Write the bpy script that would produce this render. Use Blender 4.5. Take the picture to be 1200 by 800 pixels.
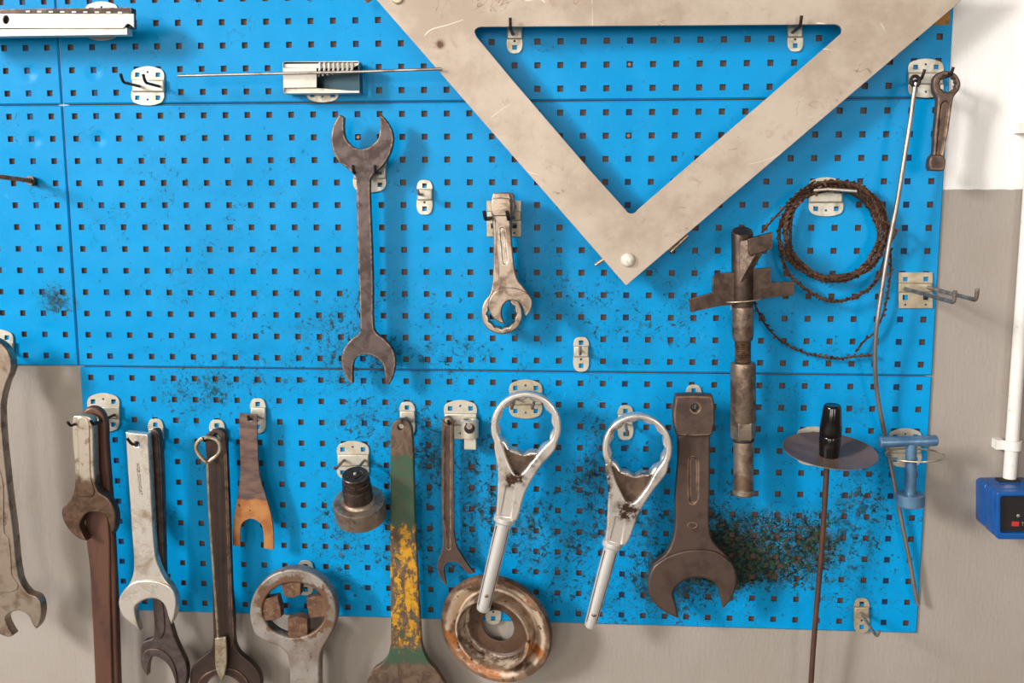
import bpy, bmesh, math, random
from mathutils import Vector, Matrix
random.seed(7)
for o in list(bpy.data.objects): bpy.data.objects.remove(o)
S = bpy.context.scene
COL = S.collection
PI = math.pi

# ---------------------------------------------------------------- camera
FPX = 1170.8                       # focal length in pixels of the 1200x800 frame
rv = Vector((0.1419, 0.0717, 0.0040))
Rm = Matrix.Rotation(rv.length, 3, rv.normalized()) @ Matrix(((1, 0, 0), (0, 0, -1), (0, 1, 0)))
Z0 = 1.9                           # height of the upper panel seam above the floor
CAM = Vector((0.8988, -1.7016, -0.1609 + Z0))
cd = bpy.data.cameras.new('camera'); cam = bpy.data.objects.new('camera', cd); COL.objects.link(cam)
cd.sensor_width = 36; cd.lens = FPX * 36 / 1200; cd.clip_start = 0.02
mw = Matrix((Rm[0], -Rm[1], -Rm[2])).transposed().to_4x4(); mw.translation = CAM
cam.matrix_world = mw
S.camera = cam

# ---------------------------------------------------------------- world, lights, exposure
W = bpy.data.worlds.new('room_light'); S.world = W; W.use_nodes = True
bg = W.node_tree.nodes['Background']; bg.inputs[0].default_value = (0.95, 0.97, 1.0, 1); bg.inputs[1].default_value = 0.5

def area(name, loc, target, sx, sy, power, color):
    l = bpy.data.lights.new(name, 'AREA'); l.shape = 'RECTANGLE'; l.size = sx; l.size_y = sy; l.energy = power; l.color = color
    o = bpy.data.objects.new(name, l); COL.objects.link(o); o.location = loc
    o.rotation_euler = (Vector(target) - Vector(loc)).to_track_quat('-Z', 'Y').to_euler(); return o
# daylight comes through the workshop's windows: three high ones in the left wall, three in the wall behind the viewer
DAY = (0.97, 0.98, 1.0)
for yy, pw in ((-3.2, 40), (-5.6, 1650), (-7.8, 260)):
    area('window_daylight', (-6.9, yy, 4.9), (.7, 0, 1.4), 1.9, 2.2, pw, DAY)
for xx, pw in ((-3.4, 150), (-.3, 130), (4.0, 120)):
    area('window_daylight', (xx, -8.3, 2.4), (xx * .6, 0, 1.6), 1.7, 2.4, pw, (1.0, 0.97, 0.93))
S.view_settings.view_transform = 'Standard'; S.view_settings.look = 'None'; S.view_settings.gamma = 1
S.view_settings.use_curve_mapping = False
S.view_settings.exposure = -0.10

# ---------------------------------------------------------------- geometry helpers
def at(px, py, d):
    """the world point d millimetres in front of the panel face that lies behind a point of the photograph"""
    v = Rm.transposed() @ Vector(((px - 600) / FPX, (py - 400) / FPX, 1.0))
    t = (-d / 1000 - CAM.y) / v.y
    return CAM + v * t
def mm(px, py, d):                  # metres per pixel there
    return (at(px + 1, py, d) - at(px, py, d)).length
def Z(x0, y0, s, pts):
    return [(x0 + p[0] / s, y0 + p[1] / s) + tuple(p[2:]) for p in pts]
def arc(cx, cy, rx, ry, a0, a1, n, flag=None):
    r = []
    for i in range(n + 1):
        a = math.radians(a0 + (a1 - a0) * i / n); p = (cx + rx * math.cos(a), cy + ry * math.sin(a))
        r.append(p if flag is None else p + (1,))
    return r
def star(cx, cy, ro, ri, n=12, rot=0, ys=1.0):
    r = []
    for i in range(2 * n):
        a = rot + PI * i / n; q = ro if i % 2 == 0 else ri
        r.append((cx + q * math.cos(a), cy + ys * q * math.sin(a), 1))
    return r
def smooth(pts, k=5):
    n = len(pts); out = []
    c = [len(p) > 2 for p in pts]; P = [Vector(p[:2]) for p in pts]
    for i in range(n):
        a, b = P[i], P[(i + 1) % n]
        if c[i] and c[(i + 1) % n]: out.append(a); continue
        ta = Vector((0, 0)) if c[i] else None; tb = Vector((0, 0)) if c[(i + 1) % n] else None
        L = (b - a).length
        if not c[i]:
            t = b - P[i - 1]; ta = t.normalized() * L if t.length > 1e-9 else b - a
        if not c[(i + 1) % n]:
            t = P[(i + 2) % n] - a; tb = t.normalized() * L if t.length > 1e-9 else b - a
        if c[i]: ta = (b - a) * 1.5 - tb * .5
        if c[(i + 1) % n]: tb = (b - a) * 1.5 - ta * .5
        for j in range(k):
            u = j / k; u2 = u * u; u3 = u2 * u
            out.append(a * (2*u3-3*u2+1) + ta * (u3-2*u2+u) + b * (-2*u3+3*u2) + tb * (u3-u2))
    return out
def rrect(x0, y0, x1, y1, r, n=4):
    o = []
    for cx, cy, a in ((x1-r, y0+r, -90), (x1-r, y1-r, 0), (x0+r, y1-r, 90), (x0+r, y0+r, 180)):
        o += arc(cx, cy, r, r, a, a+90, n, 1)
    return o

def layer(outlines, d, thick, bev, res=2):
    """a plate with holes: outlines in pixels at depth d; returns (verts, faces, smooth flags) in world metres"""
    cu = bpy.data.curves.new('tmp', 'CURVE'); cu.dimensions = '2D'; cu.fill_mode = 'BOTH'
    bev = min(bev, thick * .49); b = bev / 1000
    cu.extrude = thick / 2000 - b; cu.bevel_depth = b; cu.offset = -b; cu.bevel_resolution = res
    for ol in outlines:
        pts = smooth(ol)
        sp = cu.splines.new('POLY'); sp.points.add(len(pts) - 1); sp.use_cyclic_u = True
        for q, p in zip(sp.points, pts):
            w = at(p[0], p[1], d); q.co = (w.x, w.z, 0, 1)
    ob = bpy.data.objects.new('tmp', cu); COL.objects.link(ob)
    me = bpy.data.meshes.new_from_object(ob.evaluated_get(bpy.context.evaluated_depsgraph_get()))
    bpy.data.objects.remove(ob); bpy.data.curves.remove(cu)
    yc = -(d - thick / 2) / 1000
    vs = [(v.co.x, yc - v.co.z, v.co.y) for v in me.vertices]
    fs = []; sm = []
    for p in me.polygons:
        fs.append(tuple(p.vertices)); sm.append(abs(p.normal.z) < .995)
    bpy.data.meshes.remove(me)
    return vs, fs, sm

def box(c0, c1):
    x0, y0, z0 = c0; x1, y1, z1 = c1
    v = [(x, y, z) for x in (x0, x1) for y in (y0, y1) for z in (z0, z1)]
    f = [(0, 1, 3, 2), (4, 6, 7, 5), (0, 4, 5, 1), (2, 3, 7, 6), (0, 2, 6, 4), (1, 5, 7, 3)]
    return v, f, [False] * 6
def pbox(x0, y0, x1, y1, d0, d1):   # pixel rectangle at depth d1, going back to d0
    a = at(x0, y0, d1); b = at(x1, y1, d1)
    return box((min(a.x, b.x), -d1 / 1000, min(a.z, b.z)), (max(a.x, b.x), -d0 / 1000, max(a.z, b.z)))
def tube(path, r, n=10, cap=True, twist=0.0, squash=1.0):
    P = [Vector(p) for p in path]; m = len(P)
    rr = r if isinstance(r, (list, tuple)) else [r] * m
    vs = []; fs = []; sm = []
    up = Vector((0.13, 0.3, 0.94))
    prev = None
    for i in range(m):
        t = (P[min(i + 1, m - 1)] - P[max(i - 1, 0)]).normalized()
        if prev is None:
            u = t.cross(up)
            if u.length < .1: u = t.cross(Vector((1, 0, 0)))
        else: u = prev - t * prev.dot(t)
        u.normalize(); prev = u; w = t.cross(u)
        for k in range(n):
            a = 2 * PI * k / n + twist * i
            vs.append(tuple(P[i] + (u * math.cos(a) + w * math.sin(a) * squash) * rr[i]))
    for i in range(m - 1):
        for k in range(n):
            k2 = (k + 1) % n
            fs.append((i*n+k, i*n+k2, (i+1)*n+k2, (i+1)*n+k)); sm.append(n > 6)
    if cap:
        fs.append(tuple(range(n))[::-1]); sm.append(False); fs.append(tuple((m-1)*n+k for k in range(n))); sm.append(False)
    return vs, fs, sm
def lathe(base, axis, prof, n=48, close=False, flat=()):
    """prof: list of (radius mm, height mm) along the axis from base"""
    ax = Vector(axis).normalized(); u = ax.cross(Vector((0, 1, 0.01)))
    if u.length < .1: u = ax.cross(Vector((1, 0, 0)))
    u.normalize(); w = ax.cross(u); B = Vector(base)
    vs = []; fs = []; sm = []
    for r, h in prof:
        for k in range(n):
            a = 2 * PI * k / n
            vs.append(tuple(B + ax * (h / 1000) + (u * math.cos(a) + w * math.sin(a)) * (r / 1000)))
    m = len(prof)
    for i in range(m if close else m - 1):
        j = (i + 1) % m
        for k in range(n):
            k2 = (k + 1) % n; fs.append((i*n+k, i*n+k2, j*n+k2, j*n+k)); sm.append(n > 8)
    if not close:
        fs.append(tuple(range(n))[::-1]); fs.append(tuple((m-1)*n+k for k in range(n))); sm += [False, False]
    return vs, fs, sm

def build(name, pieces, mat, parent=None, sharp=35):
    """join pieces (verts, faces, smooth) into ONE mesh object whose origin is its centre"""
    V = []; F = []; SM = []
    for v, f, s in pieces:
        o = len(V); V += v; F += [tuple(i + o for i in q) for q in f]; SM += s
    lo = [min(v[i] for v in V) for i in range(3)]; hi = [max(v[i] for v in V) for i in range(3)]
    c = Vector([(lo[i] + hi[i]) / 2 for i in range(3)])
    me = bpy.data.meshes.new(name); me.from_pydata([(v[0]-c.x, v[1]-c.y, v[2]-c.z) for v in V], [], F)
    me.update()
    bm = bmesh.new(); bm.from_mesh(me); bmesh.ops.recalc_face_normals(bm, faces=bm.faces); bm.to_mesh(me); bm.free()
    for p, s in zip(me.polygons, SM): p.use_smooth = s
    if sharp: me.set_sharp_from_angle(angle=math.radians(sharp))
    me.materials.append(mat)
    ob = bpy.data.objects.new(name, me); COL.objects.link(ob)
    if parent is not None:
        ob.parent = parent; q = parent; base = Vector((0, 0, 0))
        while q is not None: base = base + q.location; q = q.parent
        ob.location = c - base
    else: ob.location = c
    return ob
def tag(o, label, cat, group=None):
    o['label'] = label; o['category'] = cat
    if group: o['group'] = group
    return o
def thing(name, label, cat, loc, group=None):
    o = bpy.data.objects.new(name, None); COL.objects.link(o); o.location = loc; o.empty_display_size = .03
    return tag(o, label, cat, group)

# ---------------------------------------------------------------- materials
class N:
    def __init__(s, name):
        s.m = bpy.data.materials.new(name); s.m.use_nodes = True; s.t = s.m.node_tree
        s.b = s.t.nodes['Principled BSDF']; s._p = None; s._o = None
    def n(s, typ, **kw):
        x = s.t.nodes.new(typ)
        for k, v in kw.items(): setattr(x, k, v)
        return x
    def l(s, a, b): s.t.links.new(a, b)
    def pos(s):
        if s._p is None: s._p = s.n('ShaderNodeNewGeometry').outputs['Position']
        return s._p
    def obj(s):
        if s._o is None: s._o = s.n('ShaderNodeTexCoord').outputs['Object']
        return s._o
    def noise(s, scale, detail=4, rough=.6, dist=0, vec=None, stretch=None):
        x = s.n('ShaderNodeTexNoise'); x.inputs['Scale'].default_value = scale; x.inputs['Detail'].default_value = detail
        x.inputs['Roughness'].default_value = rough; x.inputs['Distortion'].default_value = dist
        v = vec if vec is not None else s.pos()
        if stretch:
            mp = s.n('ShaderNodeMapping'); mp.inputs['Scale'].default_value = stretch; s.l(v, mp.inputs['Vector']); v = mp.outputs[0]
        s.l(v, x.inputs['Vector']); return x.outputs['Fac']
    def ss(s, v, a, b, lo=0, hi=1):
        x = s.n('ShaderNodeMapRange'); x.interpolation_type = 'SMOOTHSTEP'
        s.put(v, x.inputs[0])
        x.inputs[1].default_value = a; x.inputs[2].default_value = b; x.inputs[3].default_value = lo; x.inputs[4].default_value = hi
        return x.outputs[0]
    def put(s, v, inp):
        if isinstance(v, bpy.types.NodeSocket): s.l(v, inp)
        else: inp.default_value = v
    def math(s, op, a, b=0.0, clamp=False):
        x = s.n('ShaderNodeMath', operation=op); x.use_clamp = clamp; s.put(a, x.inputs[0]); s.put(b, x.inputs[1]); return x.outputs[0]
    def mix(s, f, a, b):
        x = s.n('ShaderNodeMix'); x.data_type = 'RGBA'
        s.put(f, x.inputs[0])
        for v, i in ((a, 6), (b, 7)):
            if isinstance(v, tuple): x.inputs[i].default_value = v + (1,)
            else: s.l(v, x.inputs[i])
        return x.outputs[2]
    def blob(s, c, rx, rz, hi=1.0):
        """a soft elliptic patch round world point c"""
        v = s.n('ShaderNodeVectorMath', operation='SUBTRACT'); s.l(s.pos(), v.inputs[0]); v.inputs[1].default_value = c
        w = s.n('ShaderNodeVectorMath', operation='MULTIPLY'); s.l(v.outputs[0], w.inputs[0]); w.inputs[1].default_value = (1/rx, 0.0, 1/rz)
        q = s.n('ShaderNodeVectorMath', operation='LENGTH'); s.l(w.outputs[0], q.inputs[0])
        return s.ss(q.outputs['Value'], 1.0, 0.0, 0, hi)
    def bump(s, h, strength=.3, dist=.001, prev=None):
        x = s.n('ShaderNodeBump'); x.inputs['Strength'].default_value = strength; x.inputs['Distance'].default_value = dist
        s.l(h, x.inputs['Height'])
        if prev is not None: s.l(prev, x.inputs['Normal'])
        return x.outputs[0]
    def fin(s, col, metal=0.0, rough=.5, normal=None, spec=None):
        if isinstance(col, tuple): s.b.inputs['Base Color'].default_value = col + (1,)
        else: s.l(col, s.b.inputs['Base Color'])
        s.put(metal, s.b.inputs['Metallic']); s.put(rough, s.b.inputs['Roughness'])
        if normal is not None: s.l(normal, s.b.inputs['Normal'])
        if spec is not None: s.b.inputs['Specular IOR Level'].default_value = spec
        return s.m
def srgb(r, g, b):
    f = lambda c: (c / 12.92 if c <= .04045 else ((c + .055) / 1.055) ** 2.4)
    return (f(r / 255), f(g / 255), f(b / 255))

def metal(name, c1, c2, c3, metallic=.8, rough=.4, scale=45, cover=.5, specks=.62, bumpk=.25, contrast=.12, edge=None, stretch=None, stains=()):
    """c1 the bare surface, c2 broad staining, c3 small dark or rusty specks, edge a lighter colour on its arrises, part wear, part painted highlight"""
    k = N(name)
    a = k.ss(k.noise(scale, 6, .62, .4, stretch=stretch), 1 - cover - contrast, 1 - cover + contrast)
    s = k.ss(k.noise(scale * 5, 5, .7, .2), specks, specks + .07)
    col = k.mix(a, srgb(*c1), srgb(*c2)); col = k.mix(s, col, srgb(*c3))
    for px_, py_, d_, rx_, rz_, h_ in stains:
        q_ = k.math('MULTIPLY', k.blob(at(px_, py_, d_), rx_, rz_, h_), k.ss(k.noise(scale * 2.5, 6, .7), .38, .6), True)
        col = k.mix(q_, col, srgb(84, 62, 48))
    if edge:  # lighter arrises: highlights put into the colour along with wear
        g = k.n('ShaderNodeBevel'); g.samples = 4; g.inputs['Radius'].default_value = .0035
        dt = k.n('ShaderNodeVectorMath', operation='DOT_PRODUCT'); k.l(g.outputs[0], dt.inputs[0])
        ng = k.n('ShaderNodeNewGeometry'); k.l(ng.outputs['Normal'], dt.inputs[1])
        e = k.ss(dt.outputs['Value'], .985, .80)
        e = k.math('MULTIPLY', e, k.ss(k.noise(scale * 3, 3), .35, .6))
        col = k.mix(e, col, srgb(*edge))
    r = k.math('ADD', k.math('MULTIPLY', a, .12), k.math('MULTIPLY_ADD', s, .25)); 
    r = k.math('ADD', k.math('MULTIPLY', a, .12), rough)
    m = k.math('SUBTRACT', metallic, k.math('MULTIPLY', s, metallic * .7), True)
    h = k.math('ADD', k.noise(scale * 8, 4), k.math('MULTIPLY', k.noise(scale * 1.4, 2), 1.2))
    return k.fin(col, m, r, k.bump(h, bumpk, .0012))

M = {}
M['zinc'] = metal('zinc_plate', (205, 198, 182), (188, 176, 152), (96, 76, 54), .55, .38, 40, .45, .72, .1)
M['brass_zinc'] = metal('yellow_zinc_plate', (200, 186, 158), (180, 164, 136), (70, 54, 36), .55, .4, 40, .5, .68, .12)
M['wire'] = metal('dull_wire', (164, 150, 136), (126, 110, 96), (60, 44, 34), .7, .4, 60, .5, .6, .15)
M['dark_wire'] = metal('dark_wire', (62, 50, 42), (44, 34, 30), (110, 80, 50), .6, .42, 60, .5, .66, .15)
def plate_mat():
    k = N('ground_steel_plate')
    col = k.mix(k.ss(k.noise(9, 6, .65), .36, .66), srgb(192, 175, 156), srgb(170, 151, 132))
    col = k.mix(k.ss(k.noise(34, 6, .7, .4), .56, .72, 0, .6), col, srgb(162, 138, 116))
    a = k.math('ABSOLUTE', k.math('SUBTRACT', k.noise(5, 1, .5, .4), .5))
    col = k.mix(k.math('MULTIPLY', k.ss(a, .0022, .0006), k.ss(k.noise(11, 3), .56, .62)), col, srgb(226, 214, 196))
    b = k.math('ABSOLUTE', k.math('SUBTRACT', k.noise(16, 2, .5, 2.2), .5))
    col = k.mix(k.math('MULTIPLY', k.ss(b, .010, .003), k.ss(k.noise(13, 3), .60, .66), True), col, srgb(132, 106, 84))
    col = k.mix(k.ss(k.noise(150, 4, .7), .68, .74), col, srgb(110, 88, 70))
    col = k.mix(k.math('MULTIPLY', k.blob(at(516, 52, 54), .011, .011, 2.6), k.noise(90, 4), True), col, srgb(92, 58, 36))
    return k.fin(col, .3, .44, k.bump(k.noise(60, 5), .06, .001))
M['steel_plate'] = plate_mat()
M['dark_forged'] = metal('dark_forged_steel', (96, 82, 78), (72, 58, 54), (140, 112, 84), .6, .42, 38, .5, .66, .25, edge=(168, 140, 110))
M['brown_forged'] = metal('brown_forged_steel', (92, 74, 64), (72, 54, 46), (128, 100, 78), .5, .42, 24, .45, .7, .22, edge=(160, 128, 100))
M['deep_brown'] = metal('deep_brown_forged_steel', (70, 54, 46), (54, 40, 34), (108, 80, 58), .5, .4, 24, .45, .7, .22, edge=(148, 112, 84))
M['red_brown'] = metal('red_brown_bar', (104, 70, 54), (78, 52, 42), (60, 36, 26), .4, .42, 26, .45, .68, .15, edge=(146, 108, 84), stretch=(1, 1, .25))
M['worn_steel'] = metal('worn_steel', (168, 150, 132), (118, 96, 78), (78, 56, 42), .75, .34, 34, .45, .64, .2, edge=(220, 210, 196))
M['chrome'] = metal('worn_chrome', (224, 214, 200), (152, 124, 94), (90, 64, 46), .7, .26, 22, .42, .68, .14, edge=(226, 220, 210))
M['chrome_spotted'] = metal('spotted_chrome', (232, 222, 210), (146, 118, 94), (70, 48, 34), .7, .24, 26, .36, .64, .08, stains=((603, 563, 98, .030, .022, 2.2), (735, 598, 98, .032, .030, 2.2), (712, 570, 98, .012, .05, 1.6), (618, 540, 98, .05, .03, .9), (750, 560, 98, .05, .03, .9)))
M['chrome_clean'] = metal('bright_chrome', (238, 232, 224), (206, 192, 176), (110, 86, 64), .55, .24, 24, .3, .74, .1)
M['steel_grey'] = metal('grey_cast_steel', (150, 142, 134), (112, 90, 74), (84, 56, 40), .4, .48, 16, .42, .6, .4, edge=(176, 160, 142))
def rusted_ring():
    k = N('grey_cast_steel_rusted_round_the_hole')
    c0 = at(345, 716, 62)
    n = k.noise(34, 7, .7, .3)
    t = k.math('ADD', k.blob(at(345, 712, 62), .096, .086, .85), n)
    col = k.mix(k.ss(k.noise(14, 5, .6), .38, .6), srgb(158, 148, 138), srgb(128, 112, 98))
    col = k.mix(k.ss(t, .66, .76), col, srgb(112, 82, 60))
    col = k.mix(k.ss(k.noise(110, 5, .7), .60, .68), col, srgb(70, 48, 36))
    return k.fin(col, .35, .46, k.bump(k.math('ADD', n, k.noise(240, 4)), .4, .0015))
M['lug_ring'] = rusted_ring()
M['bowl'] = metal('oily_brown_bowl', (104, 84, 68), (76, 58, 46), (150, 124, 98), .5, .4, 50, .5, .66, .3)
M['rust_lug'] = metal('rusty_lug', (120, 88, 64), (92, 62, 44), (176, 140, 104), .3, .55, 70, .5, .6, .5)
M['clamp_dark'] = metal('oily_dark_steel', (84, 66, 54), (58, 44, 36), (124, 84, 54), .6, .38, 36, .5, .64, .28, edge=(150, 112, 84))
M['clamp_steel'] = metal('mottled_steel', (146, 126, 108), (96, 78, 66), (62, 46, 38), .75, .34, 44, .5, .6, .25)
M['coil'] = metal('rusty_wire', (96, 66, 46), (66, 44, 32), (140, 106, 80), .45, .5, 90, .5, .6, .3)
M['rod'] = metal('grey_rod', (172, 160, 150), (136, 120, 106), (100, 76, 56), .8, .3, 30, .45, .7, .12, stretch=(1, 1, .4))
M['brown_rod'] = metal('brown_rod', (122, 84, 66), (92, 70, 62), (66, 44, 34), .6, .38, 30, .5, .66, .15, stretch=(1, 1, .4))
M['pan'] = metal('brown_steel_disc', (122, 94, 78), (98, 76, 66), (150, 126, 106), .15, .42, 12, .5, .76, .08)
M['socket_dark'] = metal('dark_socket_steel', (96, 82, 74), (70, 58, 52), (136, 112, 90), .75, .32, 40, .5, .64, .2, edge=(170, 144, 118))
M['rust_bolt'] = metal('rusty_bolt', (184, 134, 96), (140, 92, 62), (70, 44, 32), .25, .4, 90, .5, .6, .35)
M['blue_enamel'] = metal('chipped_blue_enamel', (104, 140, 168), (80, 116, 150), (150, 116, 88), .45, .3, 30, .5, .66, .08, edge=(170, 140, 112))
M['light_wire'] = metal('light_wire', (196, 180, 156), (160, 140, 116), (100, 76, 54), .8, .28, 50, .45, .68, .1)
M['eye_rod'] = metal('tarnished_eye_rod', (186, 172, 146), (142, 120, 94), (84, 60, 42), .75, .32, 60, .5, .6, .3)
M['box_steel'] = metal('bright_sheet_steel', (208, 201, 188), (192, 183, 168), (130, 110, 86), .3, .4, 30, .4, .76, .06)
M['box_shaded'] = metal('shaded_sheet_steel', (44, 66, 74), (34, 54, 62), (80, 90, 90), .7, .3, 30, .4, .76, .06)  # holder's inside: its shade and bluish reflection put into the colour
k = N('black_plastic'); M['black'] = k.fin(srgb(16, 12, 12), 0, .14, k.bump(k.noise(60, 2), .05, .0008), .6)
k = N('white_plastic'); M['white_plastic'] = k.fin(k.mix(k.ss(k.noise(60, 4), .6, .75), srgb(232, 226, 216), srgb(206, 192, 172)), 0, .35)
k = N('white_cap'); M['white_cap'] = k.fin(k.mix(k.ss(k.noise(200, 3), .5, .7), srgb(232, 222, 206), srgb(214, 198, 176)), .1, .35)
k = N('blue_plastic'); M['blue_plastic'] = k.fin(k.mix(k.ss(k.noise(50, 4), .5, .7), srgb(0, 80, 150), srgb(0, 72, 138)), 0, .35)
k = N('black_insert'); M['black_insert'] = k.fin(k.mix(k.ss(k.noise(90, 4), .5, .7), srgb(28, 22, 22), srgb(36, 28, 26)), 0, .4)
k = N('red_print'); M['red'] = k.fin(srgb(196, 40, 36), 0, .5)
k = N('pale_print'); M['pale'] = k.fin(srgb(150, 120, 110), 0, .5)
k = N('stamped_ink'); M['ink'] = k.fin(srgb(84, 70, 58), .2, .6)
k = N('green_cable'); M['green'] = k.fin(srgb(30, 96, 60), 0, .5)
k = N('hollow_black'); M['hollow'] = k.fin(srgb(30, 22, 18), 0, .7)  # near-black standing in for shade inside holes, also for rubber and gland
k = N('ochre_tape')
M['tape'] = k.fin(k.mix(k.ss(k.noise(50, 5), .45, .6), srgb(178, 124, 30), srgb(120, 84, 40)), 0, .55)

# blue panel paint: clean gloss paint plus oily flecks whose density varies over the wall
def panel_mat():
    k = N('blue_panel_paint')
    base = k.mix(k.ss(k.noise(5, 3), .35, .7), (0.0, 0.295, 0.64), (0.0, 0.322, 0.69))
    D = None
    for px, py, rx, rz, hi in ((852, 655, .07, .08, .20), (880, 650, .15, .085, .15), (930, 640, .19, .10, .11), (850, 610, .14, .10, .08), (790, 680, .10, .10, .10),
                               (330, 440, .42, .15, .06), (320, 350, .28, .22, .045), (250, 480, .18, .16, .09), (70, 350, .07, .05, .20),
                               (640, 600, .60, .34, .15), (800, 700, .35, .14, .09), (1000, 640, .18, .24, .11), (400, 640, .3, .2, .08),
                               (460, 400, .3, .18, .08), (770, 330, .35, .2, .07), (960, 450, .22, .22, .07), (200, 250, .35, .25, .05),
                               (640, 380, .5, .18, .05), (470, 520, .25, .12, .08), (1010, 560, .12, .10, .12), (160, 600, .12, .25, .07)):
        b = k.blob(at(px, py, 0), rx, rz, hi)
        D = b if D is None else k.math('ADD', D, b)
    D = k.math('ADD', D, .02)
    D = k.math('MULTIPLY', D, k.ss(k.noise(9, 3, .6), .35, .68, .62, 1.3))
    f1 = k.math('ADD', k.noise(82, 8, .74, .5), D)
    flecks = k.ss(f1, .675, .725)
    f3 = k.ss(k.math('ADD', k.noise(230, 5, .75, .6), k.math('MULTIPLY', D, .75)), .655, .72, 0, .8)
    f2 = k.math('ADD', k.noise(150, 4, .6, .8, stretch=(1, 1, .7)), k.math('MULTIPLY', D, .7))
    flecks2 = k.ss(f2, .69, .74, 0, .75)
    patch = k.blob(at(900, 642, 0), .17, .095, 1)
    patch = k.math('MAXIMUM', patch, k.blob(at(850, 655, 0), .09, .08, 1))
    # curled, wiped streaks: contour lines of a warped noise field, only where the grime is thick
    w = k.math('ABSOLUTE', k.math('SUBTRACT', k.noise(42, 3, .55, 3.2), .5))
    w2 = k.math('ABSOLUTE', k.math('SUBTRACT', k.noise(65, 3, .6, 4.0), .5))
    lines = k.math('MAXIMUM', k.ss(w, .062, .025), k.ss(w2, .055, .02))
    sw = k.math('MULTIPLY', lines, k.ss(k.math('ADD', patch, k.math('MULTIPLY', k.noise(30, 4), .5)), .34, .62), True)
    # long thin scuffs all over
    sc = k.math('ABSOLUTE', k.math('SUBTRACT', k.noise(26, 2, .5, 2.0), .5))
    scm = k.math('MULTIPLY', k.ss(sc, .010, .003), k.ss(k.math('ADD', k.noise(18, 3), D), .58, .66), True)
    scr = k.ss(k.noise(30, 2, .5, 2.5, stretch=(3.2, 1, 1)), .715, .73, 0, .35)
    film = k.math('MULTIPLY', D, k.ss(k.noise(22, 5, .6, .6), .35, .75, .3, 2.6), True)
    darkc = k.mix(k.ss(k.noise(110, 3), .45, .6), srgb(18, 34, 38), srgb(40, 68, 48))
    darkc = k.mix(k.ss(k.noise(130, 3, .5, 1), .52, .62), darkc, srgb(74, 62, 44))
    darkc = k.mix(k.ss(k.noise(90, 3, .5, 1), .66, .72), darkc, srgb(52, 100, 40))
    col = k.mix(film, base, srgb(20, 92, 100))
    m = k.math('MAXIMUM', k.math('MAXIMUM', flecks, k.math('MAXIMUM', f3, flecks2)), k.math('MAXIMUM', sw, k.math('MULTIPLY', scm, .8)))
    col = k.mix(scr, col, srgb(60, 170, 215))
    col = k.mix(k.math('MULTIPLY', m, k.math('ADD', k.ss(k.noise(40, 3), .3, .7, .6, 1.0), patch, True)), col, darkc)
    # dents round the fixing screws of the left panels, and gentle waviness of the sheet
    h = k.math('MULTIPLY', k.noise(7, 2), .5)
    for px, py, a in ((34, 86, 1), (110, 84, 1), (40, 163, 1), (115, 163, 1), (54, 385, .4)):
        h = k.math('SUBTRACT', h, k.blob(at(px, py, 0), .019, .019, .16 * a))
    nrm = k.bump(h, .9, .012); nrm = k.bump(k.noise(260, 3), .08, .0008, nrm)
    r = k.math('ADD', .34, k.math('MULTIPLY', m, .25))
    return k.fin(col, 0, r, nrm, .13)
M['panel'] = panel_mat()
k = N('dark_blue_stiffener'); M['rib'] = k.fin(srgb(4, 34, 74), 0, .6)

def wall_mat():
    k = N('two_tone_wall_paint')
    zb = at(1150, 222, -12).z
    sx = k.n('ShaderNodeSeparateXYZ'); k.l(k.pos(), sx.inputs[0])
    rag = k.math('MULTIPLY', k.math('SUBTRACT', k.noise(60, 3), .5), .0025)
    t = k.ss(k.math('ADD', sx.outputs[2], rag), zb - .0008, zb + .0008)
    low = k.mix(k.ss(k.noise(3, 4), .3, .7), srgb(168, 157, 146), srgb(159, 147, 135))
    low = k.mix(k.ss(k.noise(90, 5, .7), .73, .78), low, srgb(132, 116, 98))
    up = k.mix(k.ss(k.noise(4, 3), .3, .7), srgb(248, 243, 237), srgb(242, 236, 229))
    col = k.mix(t, low, up)
    # dark brown painted behind the panels, standing in for shade in their holes
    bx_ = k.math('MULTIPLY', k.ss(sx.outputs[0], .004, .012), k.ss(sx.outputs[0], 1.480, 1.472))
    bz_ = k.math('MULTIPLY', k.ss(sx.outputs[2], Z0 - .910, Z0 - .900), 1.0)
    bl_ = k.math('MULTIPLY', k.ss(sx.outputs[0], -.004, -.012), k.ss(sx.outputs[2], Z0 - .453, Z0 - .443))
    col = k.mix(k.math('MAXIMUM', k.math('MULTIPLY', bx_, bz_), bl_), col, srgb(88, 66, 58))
    h = k.math('ADD', k.noise(190, 3, .55, .3, stretch=(1, 1, .35)), k.math('MULTIPLY', k.noise(25, 3, stretch=(1, 1, .25)), 1.0))
    return k.fin(col, 0, .5, k.bump(h, .32, .0022), .35)
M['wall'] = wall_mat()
k = N('room_wall_paint'); sx_ = k.n('ShaderNodeSeparateXYZ'); k.l(k.pos(), sx_.inputs[0])
M['room_wall'] = k.fin(k.mix(k.ss(sx_.outputs[2], 1.8, 1.802), srgb(112, 104, 96), srgb(160, 154, 146)), 0, .7)
k = N('ceiling_paint'); M['ceiling'] = k.fin(k.mix(k.ss(k.noise(2, 3), .4, .6), srgb(150, 146, 140), srgb(138, 134, 128)), 0, .8)
k = N('grey_floor_paint'); M['floor'] = k.fin(k.mix(k.ss(k.noise(4, 5), .4, .6), srgb(120, 112, 104), srgb(104, 98, 92)), 0, .6)

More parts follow.
